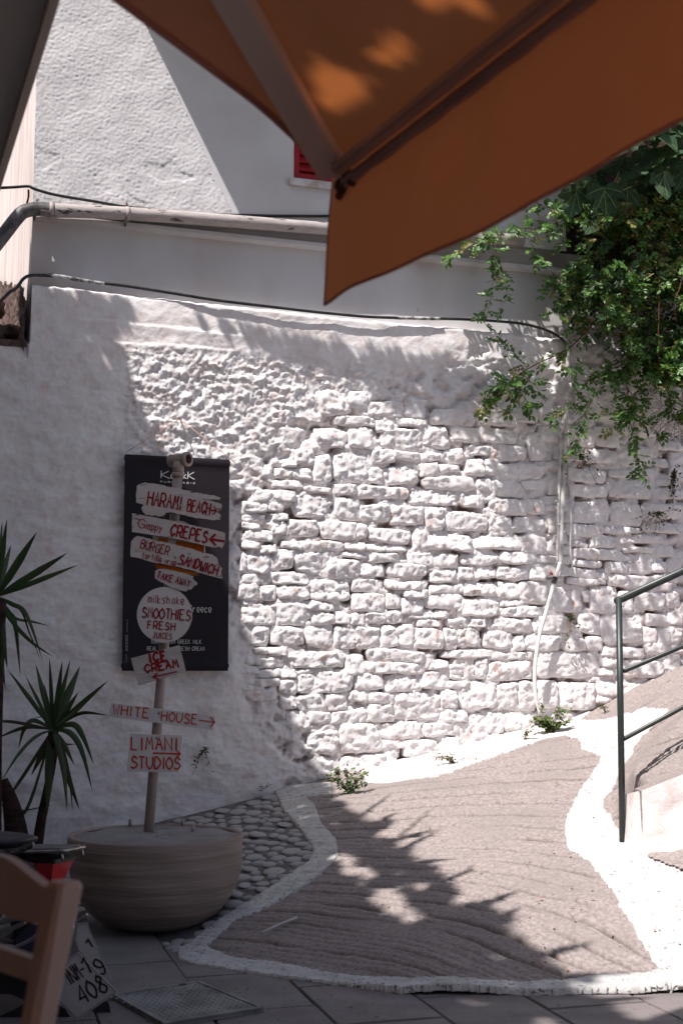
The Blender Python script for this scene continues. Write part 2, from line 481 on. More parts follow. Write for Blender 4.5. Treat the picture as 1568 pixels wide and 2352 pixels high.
# traced stones (boxes read off the photograph)
BOX = []
def addbox(ox, oy, k, raw):
    for b in raw:
        BOX.append((ox + k * b[0], oy + k * b[1], ox + k * b[2], oy + k * b[3]))
addbox(627, 753, .4, [(260,350,450,500),(450,350,560,460),(555,410,750,520),(765,430,890,515),(340,500,600,570),(595,530,690,600),(705,510,895,565),(900,460,1165,575),(250,570,430,690),(440,575,585,690),(610,570,865,700),(870,560,1010,690),(1030,565,1195,655),(1195,575,1410,665),(1110,665,1250,735),(1255,660,1465,760),(1475,600,1568,760),(1415,590,1530,670),(130,690,240,790),(235,725,345,890),(350,720,550,890),(545,785,635,895),(575,690,700,780),(700,700,850,760),(860,710,990,765),(640,790,840,900),(850,770,950,850),(1000,680,1100,780),(855,850,1155,935),(1105,750,1230,860),(1230,745,1300,850),(1300,770,1568,865),(1165,865,1270,940),(1275,870,1450,970),(1450,870,1568,930),(345,890,500,955),(500,900,780,990),(0,870,190,920),(190,905,340,950),(0,925,145,995),(105,950,330,1095),(345,970,500,1100),(505,1005,680,1110),(680,1020,870,1140),(795,930,1070,1020),(1075,940,1220,1030),(880,1025,990,1160),(1000,1055,1250,1170),(1250,1080,1385,1185),(1390,1080,1568,1175),(1250,975,1450,1075),(1460,975,1568,1070),(0,1060,90,1110),(90,1100,270,1190),(0,1115,85,1180),(285,1110,470,1215),(470,1120,540,1210),(540,1145,810,1235),(815,1160,890,1280),(895,1190,1145,1285),(1150,1190,1430,1275),(1430,1190,1568,1300),(50,1215,180,1270),(185,1220,285,1285),(285,1220,415,1285),(410,1220,530,1275),(535,1240,780,1285),(45,1275,120,1390),(130,1290,320,1410),(320,1325,510,1435),(405,1285,550,1320),(555,1290,725,1345),(785,1285,935,1370),(940,1300,1065,1375),(1070,1295,1295,1360),(1315,1280,1520,1360),(515,1350,650,1435),(655,1355,900,1430),(910,1380,1060,1465),(1065,1370,1165,1440),(1175,1375,1295,1440),(1300,1370,1480,1455),(0,1400,215,1470),(220,1440,440,1530),(445,1445,635,1520),(640,1440,900,1500),(905,1475,1080,1530),(1090,1450,1280,1540),(1290,1465,1420,1550),(1485,1370,1568,1450)])
addbox(501.8, 1254.4, .36, [(150,60,185,175),(188,45,330,170),(335,60,470,185),(500,40,700,180),(705,80,795,175),(800,95,915,210),(800,20,960,75),(970,45,1215,100),(1220,30,1345,110),(1350,45,1525,130),(920,108,1075,200),(1080,115,1345,205),(1360,140,1520,240),(130,230,258,350),(264,240,378,355),(383,245,580,340),(588,200,825,285),(832,205,1130,295),(1140,215,1325,290),(1335,245,1568,295),(588,292,855,345),(860,300,1065,410),(1070,300,1170,395),(1178,325,1320,425),(1325,305,1568,395),(545,350,735,415),(165,370,380,505),(385,370,575,500),(618,420,740,510),(745,400,850,505),(855,415,942,510),(947,412,1065,500),(1072,405,1190,500),(1205,425,1400,462),(1280,468,1440,522),(225,510,330,640),(350,510,552,635),(557,505,720,650),(742,520,882,650),(888,525,1038,660),(1043,505,1152,655),(1160,500,1252,660),(1258,528,1438,655),(1445,520,1530,650),(330,642,440,695),(245,650,325,680),(460,665,810,780),(820,700,942,815),(948,662,1345,735),(948,742,1340,812),(255,700,430,775),(1348,720,1482,790),(390,790,500,845),(380,852,510,945),(513,820,612,940),(618,790,855,935),(862,820,1055,918),(1062,820,1308,928),(1318,795,1478,915),(1487,750,1568,860),(400,952,510,1055),(513,950,690,1055),(694,945,828,1050),(832,925,958,1000),(965,932,1140,1005),(962,1010,1128,1120),(1132,925,1420,1115),(1426,915,1530,1035),(440,1062,585,1165),(592,1058,718,1128),(720,1058,958,1135),(572,1172,768,1330),(772,1140,1035,1318),(1040,1130,1298,1232),(1302,1120,1568,1215),(1040,1240,1200,1288),(610,1350,750,1490),(765,1328,1165,1475),(1204,1235,1408,1350),(1412,1222,1568,1345),(1190,1362,1300,1440)])
addbox(1003.5, 1254.4, .36, [(0,65,130,135),(135,48,385,118),(415,40,640,118),(648,60,760,108),(0,140,245,232),(255,125,385,198),(392,140,600,218),(622,112,760,220),(0,240,75,298),(150,232,398,318),(403,240,520,340),(525,230,720,370),(0,302,138,385),(142,335,410,448),(418,345,560,378),(0,398,70,458),(420,380,720,456),(75,460,203,520),(207,465,320,520),(380,460,612,558),(618,440,860,558),(840,200,1100,248),(730,252,935,425),(940,280,978,355),(982,265,1160,425),(870,92,1080,135),(860,0,1190,88),(1090,95,1235,168),(1240,70,1375,170),(1110,175,1400,270),(1200,0,1400,45),(1410,0,1510,75),(1380,100,1468,165),(1472,80,1568,170),(1170,290,1262,430),(1270,290,1465,412),(1470,290,1568,410),(912,430,1055,570),(1060,430,1325,622),(1332,430,1470,512),(1475,430,1568,505),(1332,520,1410,632),(1415,520,1488,630),(1492,512,1568,625),(45,525,145,652),(150,530,280,640),(300,545,480,655),(490,570,565,665),(570,570,798,668),(805,590,962,668),(970,580,1055,665),(40,658,348,710),(352,668,518,728),(520,680,618,730),(645,675,1055,845),(1062,640,1328,708),(1190,718,1450,838),(1455,690,1568,840),(0,718,98,848),(100,750,253,858),(260,715,335,855),(340,735,618,850),(75,865,205,908),(30,915,130,1030),(145,870,388,1038),(392,870,522,1042),(530,862,640,1042),(645,855,778,1040),(785,875,1018,1052),(1022,860,1350,948),(1360,850,1460,920),(35,1042,203,1130),(0,1135,200,1228),(215,1052,448,1192),(455,1060,640,1188),(10,1240,198,1345),(205,1200,448,1288)])
addbox(1066, 752.6, .32, [(110,570,360,712),(365,565,542,688),(548,560,700,698),(550,705,690,820),(470,830,640,948),(645,830,700,948),(250,955,478,1068),(480,962,690,1070),(450,1074,600,1115),(605,1084,690,1200),(215,1072,445,1205),(740,1000,1030,1108),(760,1112,1055,1228),(1040,1010,1290,1078),(1060,1082,1360,1238),(800,1232,1055,1400),(1060,1242,1290,1420),(740,1405,1000,1498),(1010,1430,1290,1480),(860,866,1110,980),(740,700,945,858),(950,700,1115,858),(1120,820,1375,1005),(1240,420,1450,800),(1480,880,1568,1040),(1380,1080,1568,1145),(1300,1012,1370,1078),(1375,1150,1568,1240),(1300,1250,1568,1380),(1300,1390,1568,1475),(460,1212,680,1338),(190,1240,445,1345),(365,1350,605,1458),(610,1352,680,1470),(900,440,1230,690)])
mask = np.zeros((1250, 1600), np.uint8)
stones = []
for b in BOX:
    x0, y0, x1, y1 = [int(round(t)) for t in b]
    sub = mask[max(0, y0 - 700):y1 - 700, x0:min(x1, 1599)]
    if sub.size == 0 or (sub > 0).mean() > .38: continue
    mask[y0 - 700:y1 - 700, x0:min(x1, 1599)] = 1
    stones.append(b)
# fill the gaps that are still open with smaller stones, and carry the courses on past the right edge of the view
rs = random.Random(11)
def free(x0, y0, x1, y1, lim=.12):
    sub = mask[int(y0 - 700):int(y1 - 700), int(x0):int(x1)]
    return sub.size and (sub > 0).mean() < lim
def base_v(u): return float(np.interp(u, [500, 760, 1000, 1300, 1568], [1760, 1775, 1725, 1645, 1560]))
nfill = 0
for y in range(1010, 1770, 7):
    for x in range(560, 1568, 9):
        if len(stones) > 282: break
        w = rs.uniform(34, 66); h = rs.uniform(17, 30)
        if x + w > 1568 or y + h > base_v(x): continue
        if x < 560 + max(0, (1150 - y)) * .9: continue
        if free(x, y, x + w, y + h):
            mask[int(y - 700):int(y + h - 700), int(x):int(x + w)] = 1
            stones.append((x, y, x + w, y + h)); nfill += 1
print('STONES', len(stones), 'fill', nfill)
def knob(s, z, k=1.0):
    w1 = s + .03 * pn(s * 7, z * 7, 41); w2 = z + .03 * pn(s * 7, z * 7, 43)
    lo = .036 * (billow(w1 * 9, w2 * 12, 100, 1) - .26)
    md = .050 * np.maximum(pn(w1 * 22, w2 * 27, 110) - .06, 0) + .026 * np.maximum(pn(w1 * 46, w2 * 52, 111), 0)
    return k * .58 * (lo + md - .012 + .014 * pn(w1 * 90, w2 * 95, 112))
def warp(s, z):
    return (s + .022 * pn(s * 6, z * 6, 61) + .007 * pn(s * 23, z * 23, 62), z + .018 * pn(s * 5, z * 7, 63) + .007 * pn(s * 21, z * 21, 64))
# backing: plaster on the left, mortar between the stones on the right
RES = .0085
S = np.arange(-3.2, 3.6, RES); Zz = np.arange(-.1, 3.40, RES)
SS, ZZ = np.meshgrid(S, Zz)
UV_s0 = onwall(560, 1400)[0]
def stone_f(s, z):
    """0 = plastered part, 1 = open stonework"""
    edge = np.interp(z, [.3, .9, 1.6, 2.2, 2.6, 2.85, 3.3], [-.30, -.52, -.72, -.70, -.35, .05, 1.2])
    return sst(-.10, .10, s - edge + .08 * pn(s * 3, z * 3, 77))
F = stone_f(SS, ZZ)
rough_top = sst(2.05, 2.5, ZZ) * sst(-1.45, -1.2, SS)
n = .009 * pn(SS * 3.2, ZZ * 10 + .5 * SS, 205) + .020 * fbm(SS * 2.2, ZZ * 2.2, 200, 3) + .007 * fbm(SS * 8, ZZ * 13, 210, 3) + .0022 * fbm(SS * 34, ZZ * 40, 214, 2)
plaster = n + rough_top * knob(SS, ZZ, 1.15) * (1 - .75 * sst(2.95, 3.1, ZZ)) + (1 - rough_top) * knob(SS * .8, ZZ * 1.3, .16)
fillj = fbm(SS * 8, ZZ * 11, 220, 3)
mort = -.011 + .095 * np.minimum(fillj, .08) + knob(SS, ZZ, .6)
for (u0, v0, u1, v1, am) in ((185, 728, 560, 768, .022), (150, 778, 520, 800, .010), (300, 955, 480, 970, .016)):
    (sa, za), (sb_, zb_) = onwall(u0, v0), onwall(u1, v1)
    zl = za + (zb_ - za) * (SS - sa) / (sb_ - sa) + .010 * pn(SS * 6, ZZ * 2, 231)
    along = sst(sa - .1, sa + .1, SS) * sst(sb_ + .15, sb_ - .1, SS)
    plaster += am * along * (sst(-.006, .004, zl - ZZ) * sst(.10, .0, zl - ZZ))
NN = plaster * (1 - F) + mort * F
NN = NN * (1 - .5 * sst(2.95, 3.1, ZZ))
NN -= .02
T = topz(SS)
# roll the top edge over into a weathered ledge
over = np.clip((ZZ - (T - .03)) / .03, 0, 1)
NN = NN - .06 * over ** 2
ZE = np.minimum(ZZ, T + .004 * pn(SS * 30, ZZ * 30, 9))
# keep the ledge running back under the band
NN = np.where(ZZ > T, NN - np.clip((ZZ - T), 0, .12) * 1.2, NN)
PX = WO.x + WT.x * SS + WN.x * NN; PY = WO.y + WT.y * SS + WN.y * NN
keep = (ZZ < T + .11)[:-1, :-1]
# left of the corner the wall stops lower
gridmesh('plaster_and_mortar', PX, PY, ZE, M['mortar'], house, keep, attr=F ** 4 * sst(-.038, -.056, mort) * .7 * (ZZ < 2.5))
for bi, b in enumerate(stones):
    r_ = random.Random(bi * 7 + 1)
    c = [onwall(b[0], b[1]), onwall(b[2], b[1]), onwall(b[2], b[3]), onwall(b[0], b[3])]
    cs = sum(p[0] for p in c) / 4; cz = sum(p[1] for p in c) / 4
    w = (c[1][0] - c[0][0]) / 2 + .009; h = (c[0][1] - c[2][1]) / 2 + .009
    if cz < .25: continue
    ns = int(max(8, min(38, 2 * w / .0085))); nz = int(max(6, min(28, 2 * h / .0085)))
    p = np.linspace(-1, 1, ns); q = np.linspace(-1, 1, nz)
    # denser towards the rim
    p = np.sign(p) * (1 - (1 - np.abs(p)) ** 1.35); q = np.sign(q) * (1 - (1 - np.abs(q)) ** 1.35)
    Pp, Qq = np.meshgrid(p, q)
    # corner columns of a quadrilateral with jittered corners
    j = [(r_.uniform(-.16, .12), r_.uniform(-.22, .10)) for _ in range(4)]
    sk = r_.uniform(-.12, .12)
    a = Pp * (1 - .06 * Qq ** 2 + np.where(Pp * Qq > 0, -.0, 0)); bq = Qq * (1 - .08 * Pp ** 2)
    for (dx, dy), (ex, ey) in zip(((-1, -1), (1, -1), (1, 1), (-1, 1)), j):
        wgt = ((1 + dx * Pp) / 2 * (1 + dy * Qq) / 2) ** 1.3
        a = a + wgt * dx * ex; bq = bq + wgt * dy * ey
    s = cs + (w - .001) * a + h * sk * Qq * .4; z = cz + (h - .001) * bq
    s, z = warp(s, z)
    e = (1 - np.abs(Pp) ** 5) * (1 - np.abs(Qq) ** 5)
    rim = np.clip(e, 0, 1); e = rim ** .18
    tilt = r_.uniform(-.008, .008) * Pp - r_.uniform(-.006, .012) * Qq
    proud = r_.uniform(-.003, .010)
    sm = .68 if b[0] > 1210 else (.8 if r_.random() < .3 else 1.0)
    depth = -.062 + (.062 + proud + tilt + knob(s + bi * .01, z, sm) + .006 * fbm(s * 25, z * 25, 300, 2)) * e
    depth -= .012
    Xp = WO.x + WT.x * s + WN.x * depth; Yp = WO.y + WT.y * s + WN.y * depth
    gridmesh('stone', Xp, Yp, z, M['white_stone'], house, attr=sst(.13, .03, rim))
# recessed band under the gutter pipe
def strip(name, s0, s1, z0, z1, n0, m, res, rel, zlo=None, zhi=None, keepf=None):
    s = np.arange(s0, s1, res); z = np.arange(z0, z1, res)
    A, B = np.meshgrid(s, z)
    NNn = n0 + rel(A, B)
    k = keepf(A, B)[:-1, :-1] if keepf else None
    return gridmesh(name, WO.x + WT.x * A + WN.x * NNn, WO.y + WT.y * A + WN.y * NNn, B, m, house, k)
SE = onwall(1420, 600)[0]
strip('render_band', S_CORNER, 3.4, 2.95, 3.80, -.085, M['band'], .02, lambda a, b: .004 * fbm(a * 4, b * 4, 400, 3))
PZ0 = onwall(110, 482)[1]; PZ1 = onwall(780, 528)[1]
def pipez(s): return np.interp(s, [onwall(110, 482)[0], onwall(780, 528)[0], 3.0], [PZ0, PZ1, PZ1 + .06])
s_mid = onwall(520, 490)[0]
# rough cast part and smooth part of the upper wall (the join runs down the wall on a slant)
rel_r = lambda a, b: .0032 * billow(a * 42, b * 42, 420, 2) + .0036 * fbm(a * 60, b * 66, 421, 1) + .004 * fbm(a * 5, b * 5, 430, 3) + .0025 * fbm(a * 110, b * 110, 440, 1) - .004 * sst(.25, .32, fbm(a * 5, b * 5, 450, 2)) * (b < 4.2)
sj0 = onwall(330, 60)[0]; zj0 = onwall(330, 60)[1]; sj1, zj1 = onwall(525, 490)
def join_s(z): return sj1 + (sj0 - sj1) * (z - zj1) / (zj0 - zj1) + .015
strip('rough_render', S_CORNER - .002, sj1 + .1, 3.70, 5.25, 0, M['render_rough'], .0075, rel_r, keepf=lambda a, b: (b > pipez(a) - .01) & (a < join_s(b)))
win = [onwall(674, 330), onwall(674, 412), onwall(800, 432)]
ws0 = win[1][0]; wz0 = win[1][1]; ws1 = ws0 + .62; wz1 = wz0 + 1.0
S_END = onwall(1300, 500)[0]
strip('smooth_render', sj0 - .35, S_END, 3.70, 7.0, -.004, M['render_smooth'], .02, lambda a, b: .004 * fbm(a * 3, b * 3, 460, 3) + .0015 * fbm(a * 40, b * 40, 465, 2) + .003,
      keepf=lambda a, b: (b > pipez(a) - .01) & ~((a > ws0) & (a < ws1) & (b > wz0) & (b < wz1)) & (a > join_s(b) - .03))
strip('rough_render', S_CORNER - .002, sj0 - .3, 5.20, 7.0, 0.0, M['render_rough'], .03, lambda a, b: .004 * fbm(a * 5, b * 5, 430, 3))
# solid body behind the skins so no light leaks through
def wbox(name, s0, s1, z0, z1, n0, n1, m, parent=house, bevel=0):
    pts = [wp(s0, z0, n0), wp(s1, z0, n0), wp(s1, z1, n0), wp(s0, z1, n0)]
    return prism(name, pts, WN * (n1 - n0), m, parent, bevel)
wbox('wall_core', -3.2, 3.6, -.3, 2.93, -.11, -.6, M['mortar'])
wbox('wall_core', S_CORNER + .01, 3.4, 2.93, 3.9, -.10, -.6, M['band'])
wbox('wall_core', S_CORNER + .01, ws0 - .01, 3.9, 6.95, -.03, -.6, M['render_smooth'])
wbox('wall_core', ws1 + .01, S_END - .01, 3.9, 6.95, -.03, -.6, M['render_smooth'])
wbox('wall_core', ws0 - .01, ws1 + .01, 3.9, wz0 - .01, -.03, -.6, M['render_smooth'])
wbox('wall_core', ws0 - .01, ws1 + .01, wz1 + .01, 6.95, -.03, -.6, M['render_smooth'])
wbox('soffit', S_CORNER + .02, S_END, 3.735, 3.76, -.004, -.12, M['band'])
# left return of the wall (faces the sun)
cpt = wp(S_CORNER, 0, -.002)
bk = -WN
A = np.arange(0, 6.4, .04); B = np.arange(2.90, 9.0, .04)
AA, BB = np.meshgrid(A, B)
dd = .004 * fbm(AA * 6, BB * 3, 470, 3)
gridmesh('side_render', cpt.x + bk.x * AA - WT.x * dd, cpt.y + bk.y * AA - WT.y * dd, BB, M['side_face'], house)
prism('top_of_low_wall', [wp(-3.2, 3.0, -.02), wp(S_CORNER - .01, 3.0, -.02), wp(S_CORNER - .01, 3.0, -.6), wp(-3.2, 3.0, -.6)], Vector((0, 0, -.04)), M['dark_stone'], house)
# broken hollow in the corner, bare stones
hol = []
for k in range(9):
    rr = random.Random(k)
    bm = bmesh.new(); bmesh.ops.create_icosphere(bm, subdivisions=2, radius=1)
    for v in bm.verts: v.co *= 1 + .25 * rr.uniform(-1, 1)
    c = wp(S_CORNER - .05 - rr.uniform(0, .35), 3.03 + rr.uniform(0, .26), -.16 - rr.uniform(0, .25))
    sc = (rr.uniform(.05, .10), rr.uniform(.05, .1), rr.uniform(.04, .07))
    for v in bm.verts: v.co = Vector((v.co.x * sc[0], v.co.y * sc[1], v.co.z * sc[2])) + c
    me = bpy.data.meshes.new('rubble'); bm.to_mesh(me); bm.free(); me.materials.append(M['dark_stone'])
    mobj('rubble', None, None, None, house, me=me)
A = np.arange(0, 5.5, .02); B = np.arange(2.94, 4.7, .02)
AA, BB = np.meshgrid(A, B)
dd = .018 + .05 * billow(AA * 7, BB * 9, 480, 3)
gridmesh('bare_stone', cpt.x + bk.x * AA - WT.x * dd + WN.x * .01, cpt.y + bk.y * AA - WT.y * dd + WN.y * .01, BB, M['dark_stone'], house, keep=(BB < 3.30 + .05 * pn(AA * 6, BB * 6, 481) + .30 * AA)[:-1, :-1])
# ================================================================ SHADE: slab, house, tree and leaves added out of view, and the parasols
def uv(x, y, z):
    """world -> photo coordinates (arrays)"""
    yy = y * CP + (z - H) * SP
    zz = -y * SP + (z - H) * CP
    return 784 + FPX * x / yy, 1176 - FPX * zz / yy
M['eave'] = mat('concrete eave', (.55, .54, .53), .9, .2, var=(.45, .43, .42), scale=4)
M['neighbour'] = mat('ochre render', (.30, .255, .21), .9, .2, var=(.25, .21, .17), scale=3)
es0 = join_s(5.35)
e_poly = [wp(es0, 6.9, .0), wp(2.3, 6.9, 0), wp(2.3, 6.9, .62), wp(es0, 6.9, .62)]
# balcony added out of view; its free end throws the slanting shadow edge
zb = 5.32; sb = sj1 + (sj0 - sj1) * (zb - zj1) / (zj0 - zj1)
bal = thing('overhang', 'concrete balcony added out of view to throw the slanting shadow on the upper wall', 'overhang', wp((sb + 2.0) / 2, zb, .3))
prism('overhang_slab', [wp(sb, zb, -.05), wp(2.02, zb, -.05), wp(2.02, zb, .57), wp(sb, zb, .57)], Vector((0, 0, .14)), M['eave'], bal, .004)
# unseen house added on the left, roof outline drawn back from its shade
nh = thing('shade_house', 'unseen ochre house added left of the view, its flat roof shaped to cast the shade', 'house', (-4.5, 2.5, 0))
def bxm(name, x0, x1, y0, y1, z0, z1, m, parent, bev=0):
    return prism(name, [(x0, y0, z0), (x1, y0, z0), (x1, y1, z0), (x0, y1, z0)], Vector((0, 0, z1 - z0)), m, parent, bev)
bxm('wall', -8, -3.05, -3.5, 6.2, -.3, 5.5, M['neighbour'], nh)
prism('roof', [(-8.2, 6.40, 5.5), (-2.62, 6.40, 5.5), (-2.55, 5.4, 5.5), (-1.85, 2.1, 5.5), (-1.70, 1.0, 5.5), (-1.70, -3.8, 5.5), (-8.2, -3.8, 5.5)], Vector((0, 0, .16)), M['eave'], nh)
# cafe front behind the viewer
cf = thing('cafe_building', 'plain cafe front behind the viewer with a wide door', 'building', (1, -3.6, 0))
M['cream'] = mat('cream render', (.62, .57, .50), .9, .2, var=(.54, .50, .44), scale=3)
bxm('wall', -8, 6, -5, -3.4, -.3, 6.0, M['cream'], cf)
M['door'] = mat('dark door wood', (.08, .05, .035), .6, .3)
bxm('door', -.3, 1.5, -3.42, -3.36, 0, 2.2, M['door'], cf, .004)
C = at(775, 437, 2.3)
R1 = at(1300, 0, 1.66); dR = (R1 - C); dR.z = 0; dR.normalize()
H1 = at(505, 0, 1.82)
# shade map, read off the photograph and turned into where leaves may hang
SHA = [(-400, 560), (80, 655), (294, 669), (281, 713), (255, 733), (239, 774), (278, 787), (284, 857), (306, 905), (322, 947), (345, 985), (380, 1040), (420, 1120), (480, 1280), (541, 1409), (592, 1503), (620, 1550), (646, 1600), (682, 1686), (714, 1740), (754, 1794), (761, 1834),
       (808, 1867), (855, 1892), (862, 1913), (894, 1928), (905, 1942), (938, 1950), (945, 1980), (1005, 2000), (1013, 2027), (1057, 2060), (1081, 2073), (1121, 2083), (1165, 2107), (1157, 2127), (1189, 2160), (1249, 2203), (1285, 2240), (1341, 2250), (1345, 2285),
       (1385, 2300), (1421, 2335), (1481, 2348), (1600, 2310), (1600, 2600), (-400, 2600)]
SHB = [(425, 712), (843, 792), (1079, 824), (1330, 856), (1640, 860), (1640, 1530), (1480, 1540), (1300, 1500), (1230, 1400), (1170, 1300), (1150, 1180), (1135, 1100), (1127, 1049), (1087, 985), (987, 935), (927, 921), (847, 889), (851, 845), (739, 817), (627, 785), (520, 745)]
HOLES = [(800, 1985, 27, 20, 0), (846, 2003, 20, 13, 0), (905, 2078, 58, 24, .55), (733, 1922, 20, 15, .5), (757, 1960, 17, 15, 0), (1250, 2352, 40, 16, 0), (1455, 2315, 52, 20, 0)]
LITC = [[(735, 195), (790, 205), (860, 238), (862, 262), (815, 315), (765, 285), (738, 240)], [(862, 122), (930, 128), (970, 158), (930, 198), (880, 172)],
        [(935, -20), (1180, -20), (1080, 70), (1010, 48), (950, 22)], [(795, 145), (840, 150), (830, 172), (800, 165)]]
rsn = np.random.RandomState(5)
def shadow_uv(q):
    """points (n,3) -> photo coords of where their shadow lands on wall or lane"""
    s = np.array(SUN)
    tw = ((q - np.array(WO)) @ np.array(WN)) / (s @ np.array(WN))
    p = q - s[None] * tw[:, None]
    low = p[:, 2] < zg(p[:, 0], np.minimum(p[:, 1], 9))
    t = q[:, 2] - .3
    for _ in range(12):
        g = q - s[None] * t[:, None]
        t = t + .6 * (g[:, 2] - zg(g[:, 0], g[:, 1]))
    g = q - s[None] * t[:, None]
    p[low] = g[low]
    u, v = uv(p[:, 0], p[:, 1], p[:, 2])
    return u, v, low
def place_leaves(n, box, fn):
    q = rsn.uniform([box[0], box[2], box[4]], [box[1], box[3], box[5]], (n, 3))
    return q[fn(q)]
def in_main(q):
    u, v, low = shadow_uv(q)
    ok = inpoly(u, v, SHA)
    for hx, hy, rx, ry, a in HOLES:
        dx = (u - hx) * math.cos(a) + (v - hy) * math.sin(a); dy = -(u - hx) * math.sin(a) + (v - hy) * math.cos(a)
        ok &= (dx / (rx * 1.22)) ** 2 + (dy / (ry * 1.4)) ** 2 > 1
    okb = inpoly(u, v, SHB) & ~low
    thin = np.where(u > 1090, .25, .8) * np.where(v > 1100, .4, 1.0)
    okb &= rsn.rand(len(u)) < thin
    # stay out of the picture
    uu, vv = uv(q[:, 0], q[:, 1], q[:, 2])
    return (ok | okb) & (vv < -25)
def roofed(q):
    return inpoly(q[:, 0], q[:, 1], [(-8.2, 6.3), (-2.72, 6.3), (-2.65, 5.4), (-1.95, 2.1), (-1.80, 1.0), (-1.80, -3.8), (-8.2, -3.8)])
la = place_leaves(30000, (-3.2, 2.6, 1.0, 8.2, 5.12, 5.5), lambda q: in_main(q) & ~roofed(q) & shadow_uv(q)[2])
lw_ = place_leaves(80000, (-3.2, 2.6, 4.0, 8.2, 5.12, 5.4), lambda q: in_main(q) & ~roofed(q) & ~shadow_uv(q)[2])
def over_canopy(q):
    s = np.array(SUN); pn_ = np.array((R1 - C).cross(H1 - C)); t = ((q - np.array(C)) @ pn_) / (s @ pn_)
    p = q - s[None] * t[:, None]
    u, v = uv(p[:, 0], p[:, 1], p[:, 2])
    ok = (u > 250) & (u < 1500) & (v > -500) & (v < 520) & (p[:, 1] > .9)
    for poly in LITC:
        cx = sum(p[0] for p in poly) / len(poly); cy = sum(p[1] for p in poly) / len(poly)
        big = [(cx + (p[0] - cx) * (1 + 42 / max(30, math.hypot(p[0] - cx, p[1] - cy))), cy + (p[1] - cy) * (1 + 42 / max(30, math.hypot(p[0] - cx, p[1] - cy)))) for p in poly]
        ok &= ~inpoly(u, v, big)
    return ok & ~roofed(q)
lb = place_leaves(60000, (-2.2, .6, -1.2, 2.2, 4.6, 5.0), over_canopy)
M['tree_leaf'] = mat('tree leaf', (.055, .10, .03), .55, .4, var=(.09, .14, .04), scale=4, trans=.25, tcol=(.10, .20, .03))
M['bark'] = mat('bark', (.14, .105, .08), .9, .2, var=(.08, .06, .05), scale=14, bump=.8, bscale=30, bdist=.01, stretch=(1, 1, .3))
def leafmesh(name, pos, rad, m, parent, seed=1, flat=.45):
    rr = np.random.RandomState(seed); n = len(pos)
    prof = np.array([(0, -.9), (.45, -.55), (.95, -.25), (.55, .1), (.75, .65), (.25, .5), (0, 1.1), (-.25, .5), (-.75, .65), (-.55, .1), (-.95, -.25), (-.45, -.55)])
    k = len(prof)
    a = rr.rand(n) * 2 * np.pi; tx = rr.randn(n) * flat; ty = rr.randn(n) * flat
    R = rr.uniform(rad * .7, rad * 1.3, n)
    px_ = prof[None, :, 0] * R[:, None]; py_ = prof[None, :, 1] * R[:, None]
    x = px_ * np.cos(a)[:, None] - py_ * np.sin(a)[:, None]; y = px_ * np.sin(a)[:, None] + py_ * np.cos(a)[:, None]
    z = x * tx[:, None] + y * ty[:, None] + .15 * (px_ ** 2) / R[:, None]
    co = np.stack([x, y, z], -1) + pos[:, None, :]
    me = bpy.data.meshes.new(name)
    me.from_pydata(co.reshape(-1, 3).tolist(), [], np.arange(n * k).reshape(n, k).tolist())
    me.materials.append(m)
    return mobj(name, None, None, None, parent, me=me)
tree = thing('shade_tree', 'unseen tree added above the view, its leaves set to cast the leafy shade', 'tree', (-2.75, 3.2, 0))
def on_sign(q):
    t = (5.95 - q[:, 1]) / -SUN.y
    p = q - np.array(SUN)[None] * t[:, None]
    u, v = uv(p[:, 0], p[:, 1], p[:, 2])
    uu, vv = uv(q[:, 0], q[:, 1], q[:, 2])
    return (u > 270) & (u < 555) & (v > 1030) & (v < 1620) & (vv < -25) & ~roofed(q)
la = np.concatenate([la, place_leaves(30000, (-3.2, 0, 2.5, 5.9, 4.9, 5.3), on_sign)])  # extra leaves added to keep the signs in shade
tag(leafmesh('crown', la, .058, M['tree_leaf'], tree), kind='stuff')  # added light blocker: leaves hang only where their shadow is wanted
tag(leafmesh('crown', lw_, .034, M['tree_leaf'], tree, 3), kind='stuff')
tag(leafmesh('crown', lb, .036, M['tree_leaf'], tree, 2), kind='stuff')
tube('trunk', [(-2.75, 3.2, -.1), (-2.72, 3.25, 1.5), (-2.6, 3.3, 3.2), (-2.3, 3.4, 4.9)], [.2, .15, .13, .10], M['bark'], tree, 12)
for b in [[(-2.3, 3.4, 4.9), (-1.4, 2.2, 5.2), (-.5, .4, 5.0)], [(-2.3, 3.4, 4.9), (-2.3, 4.2, 5.25), (-2.25, 4.9, 5.4)]]:
    tube('limb', b, [.06, .035, .012], M['bark'], tree, 8)
# spiky leaves added out of view, each placed back along its shadow on the lane
def ground_hit_to_sky(u, v, z):
    g = ong(u, v); t = z - g.z
    return g + SUN * t
def strap(p0, p1, w, m, parent=None, name='leaf', sag=.0, fold=.25, nseg=8, side=None):
    p0 = Vector(p0); p1 = Vector(p1); d = (p1 - p0)
    if side is None: side = d.cross(Vector((0, 0, 1)))
    if side.length < 1e-4: side = Vector((1, 0, 0))
    side = side.normalized(); nrm = side.cross(d).normalized()
    V, F = [], []
    for i in range(nseg + 1):
        t = i / nseg
        ww = w * (math.sin(math.pi * min(1, (t + .12) / 1.12) ** .7) * .9 + .1) * (1 if t < 1 else 0)
        c = p0 + d * t + Vector((0, 0, -sag * t * t))
        V += [c - side * ww / 2 + nrm * ww * fold, c, c + side * ww / 2 + nrm * ww * fold]
        if i:
            o = (i - 1) * 3
            F += [(o, o + 1, o + 4, o + 3), (o + 1, o + 2, o + 5, o + 4)]
    return V, F
M['yucca'] = mat('yucca leaf', (.045, .085, .03), .5, .45, var=(.03, .06, .025), scale=6, trans=.1, tcol=(.08, .14, .03))
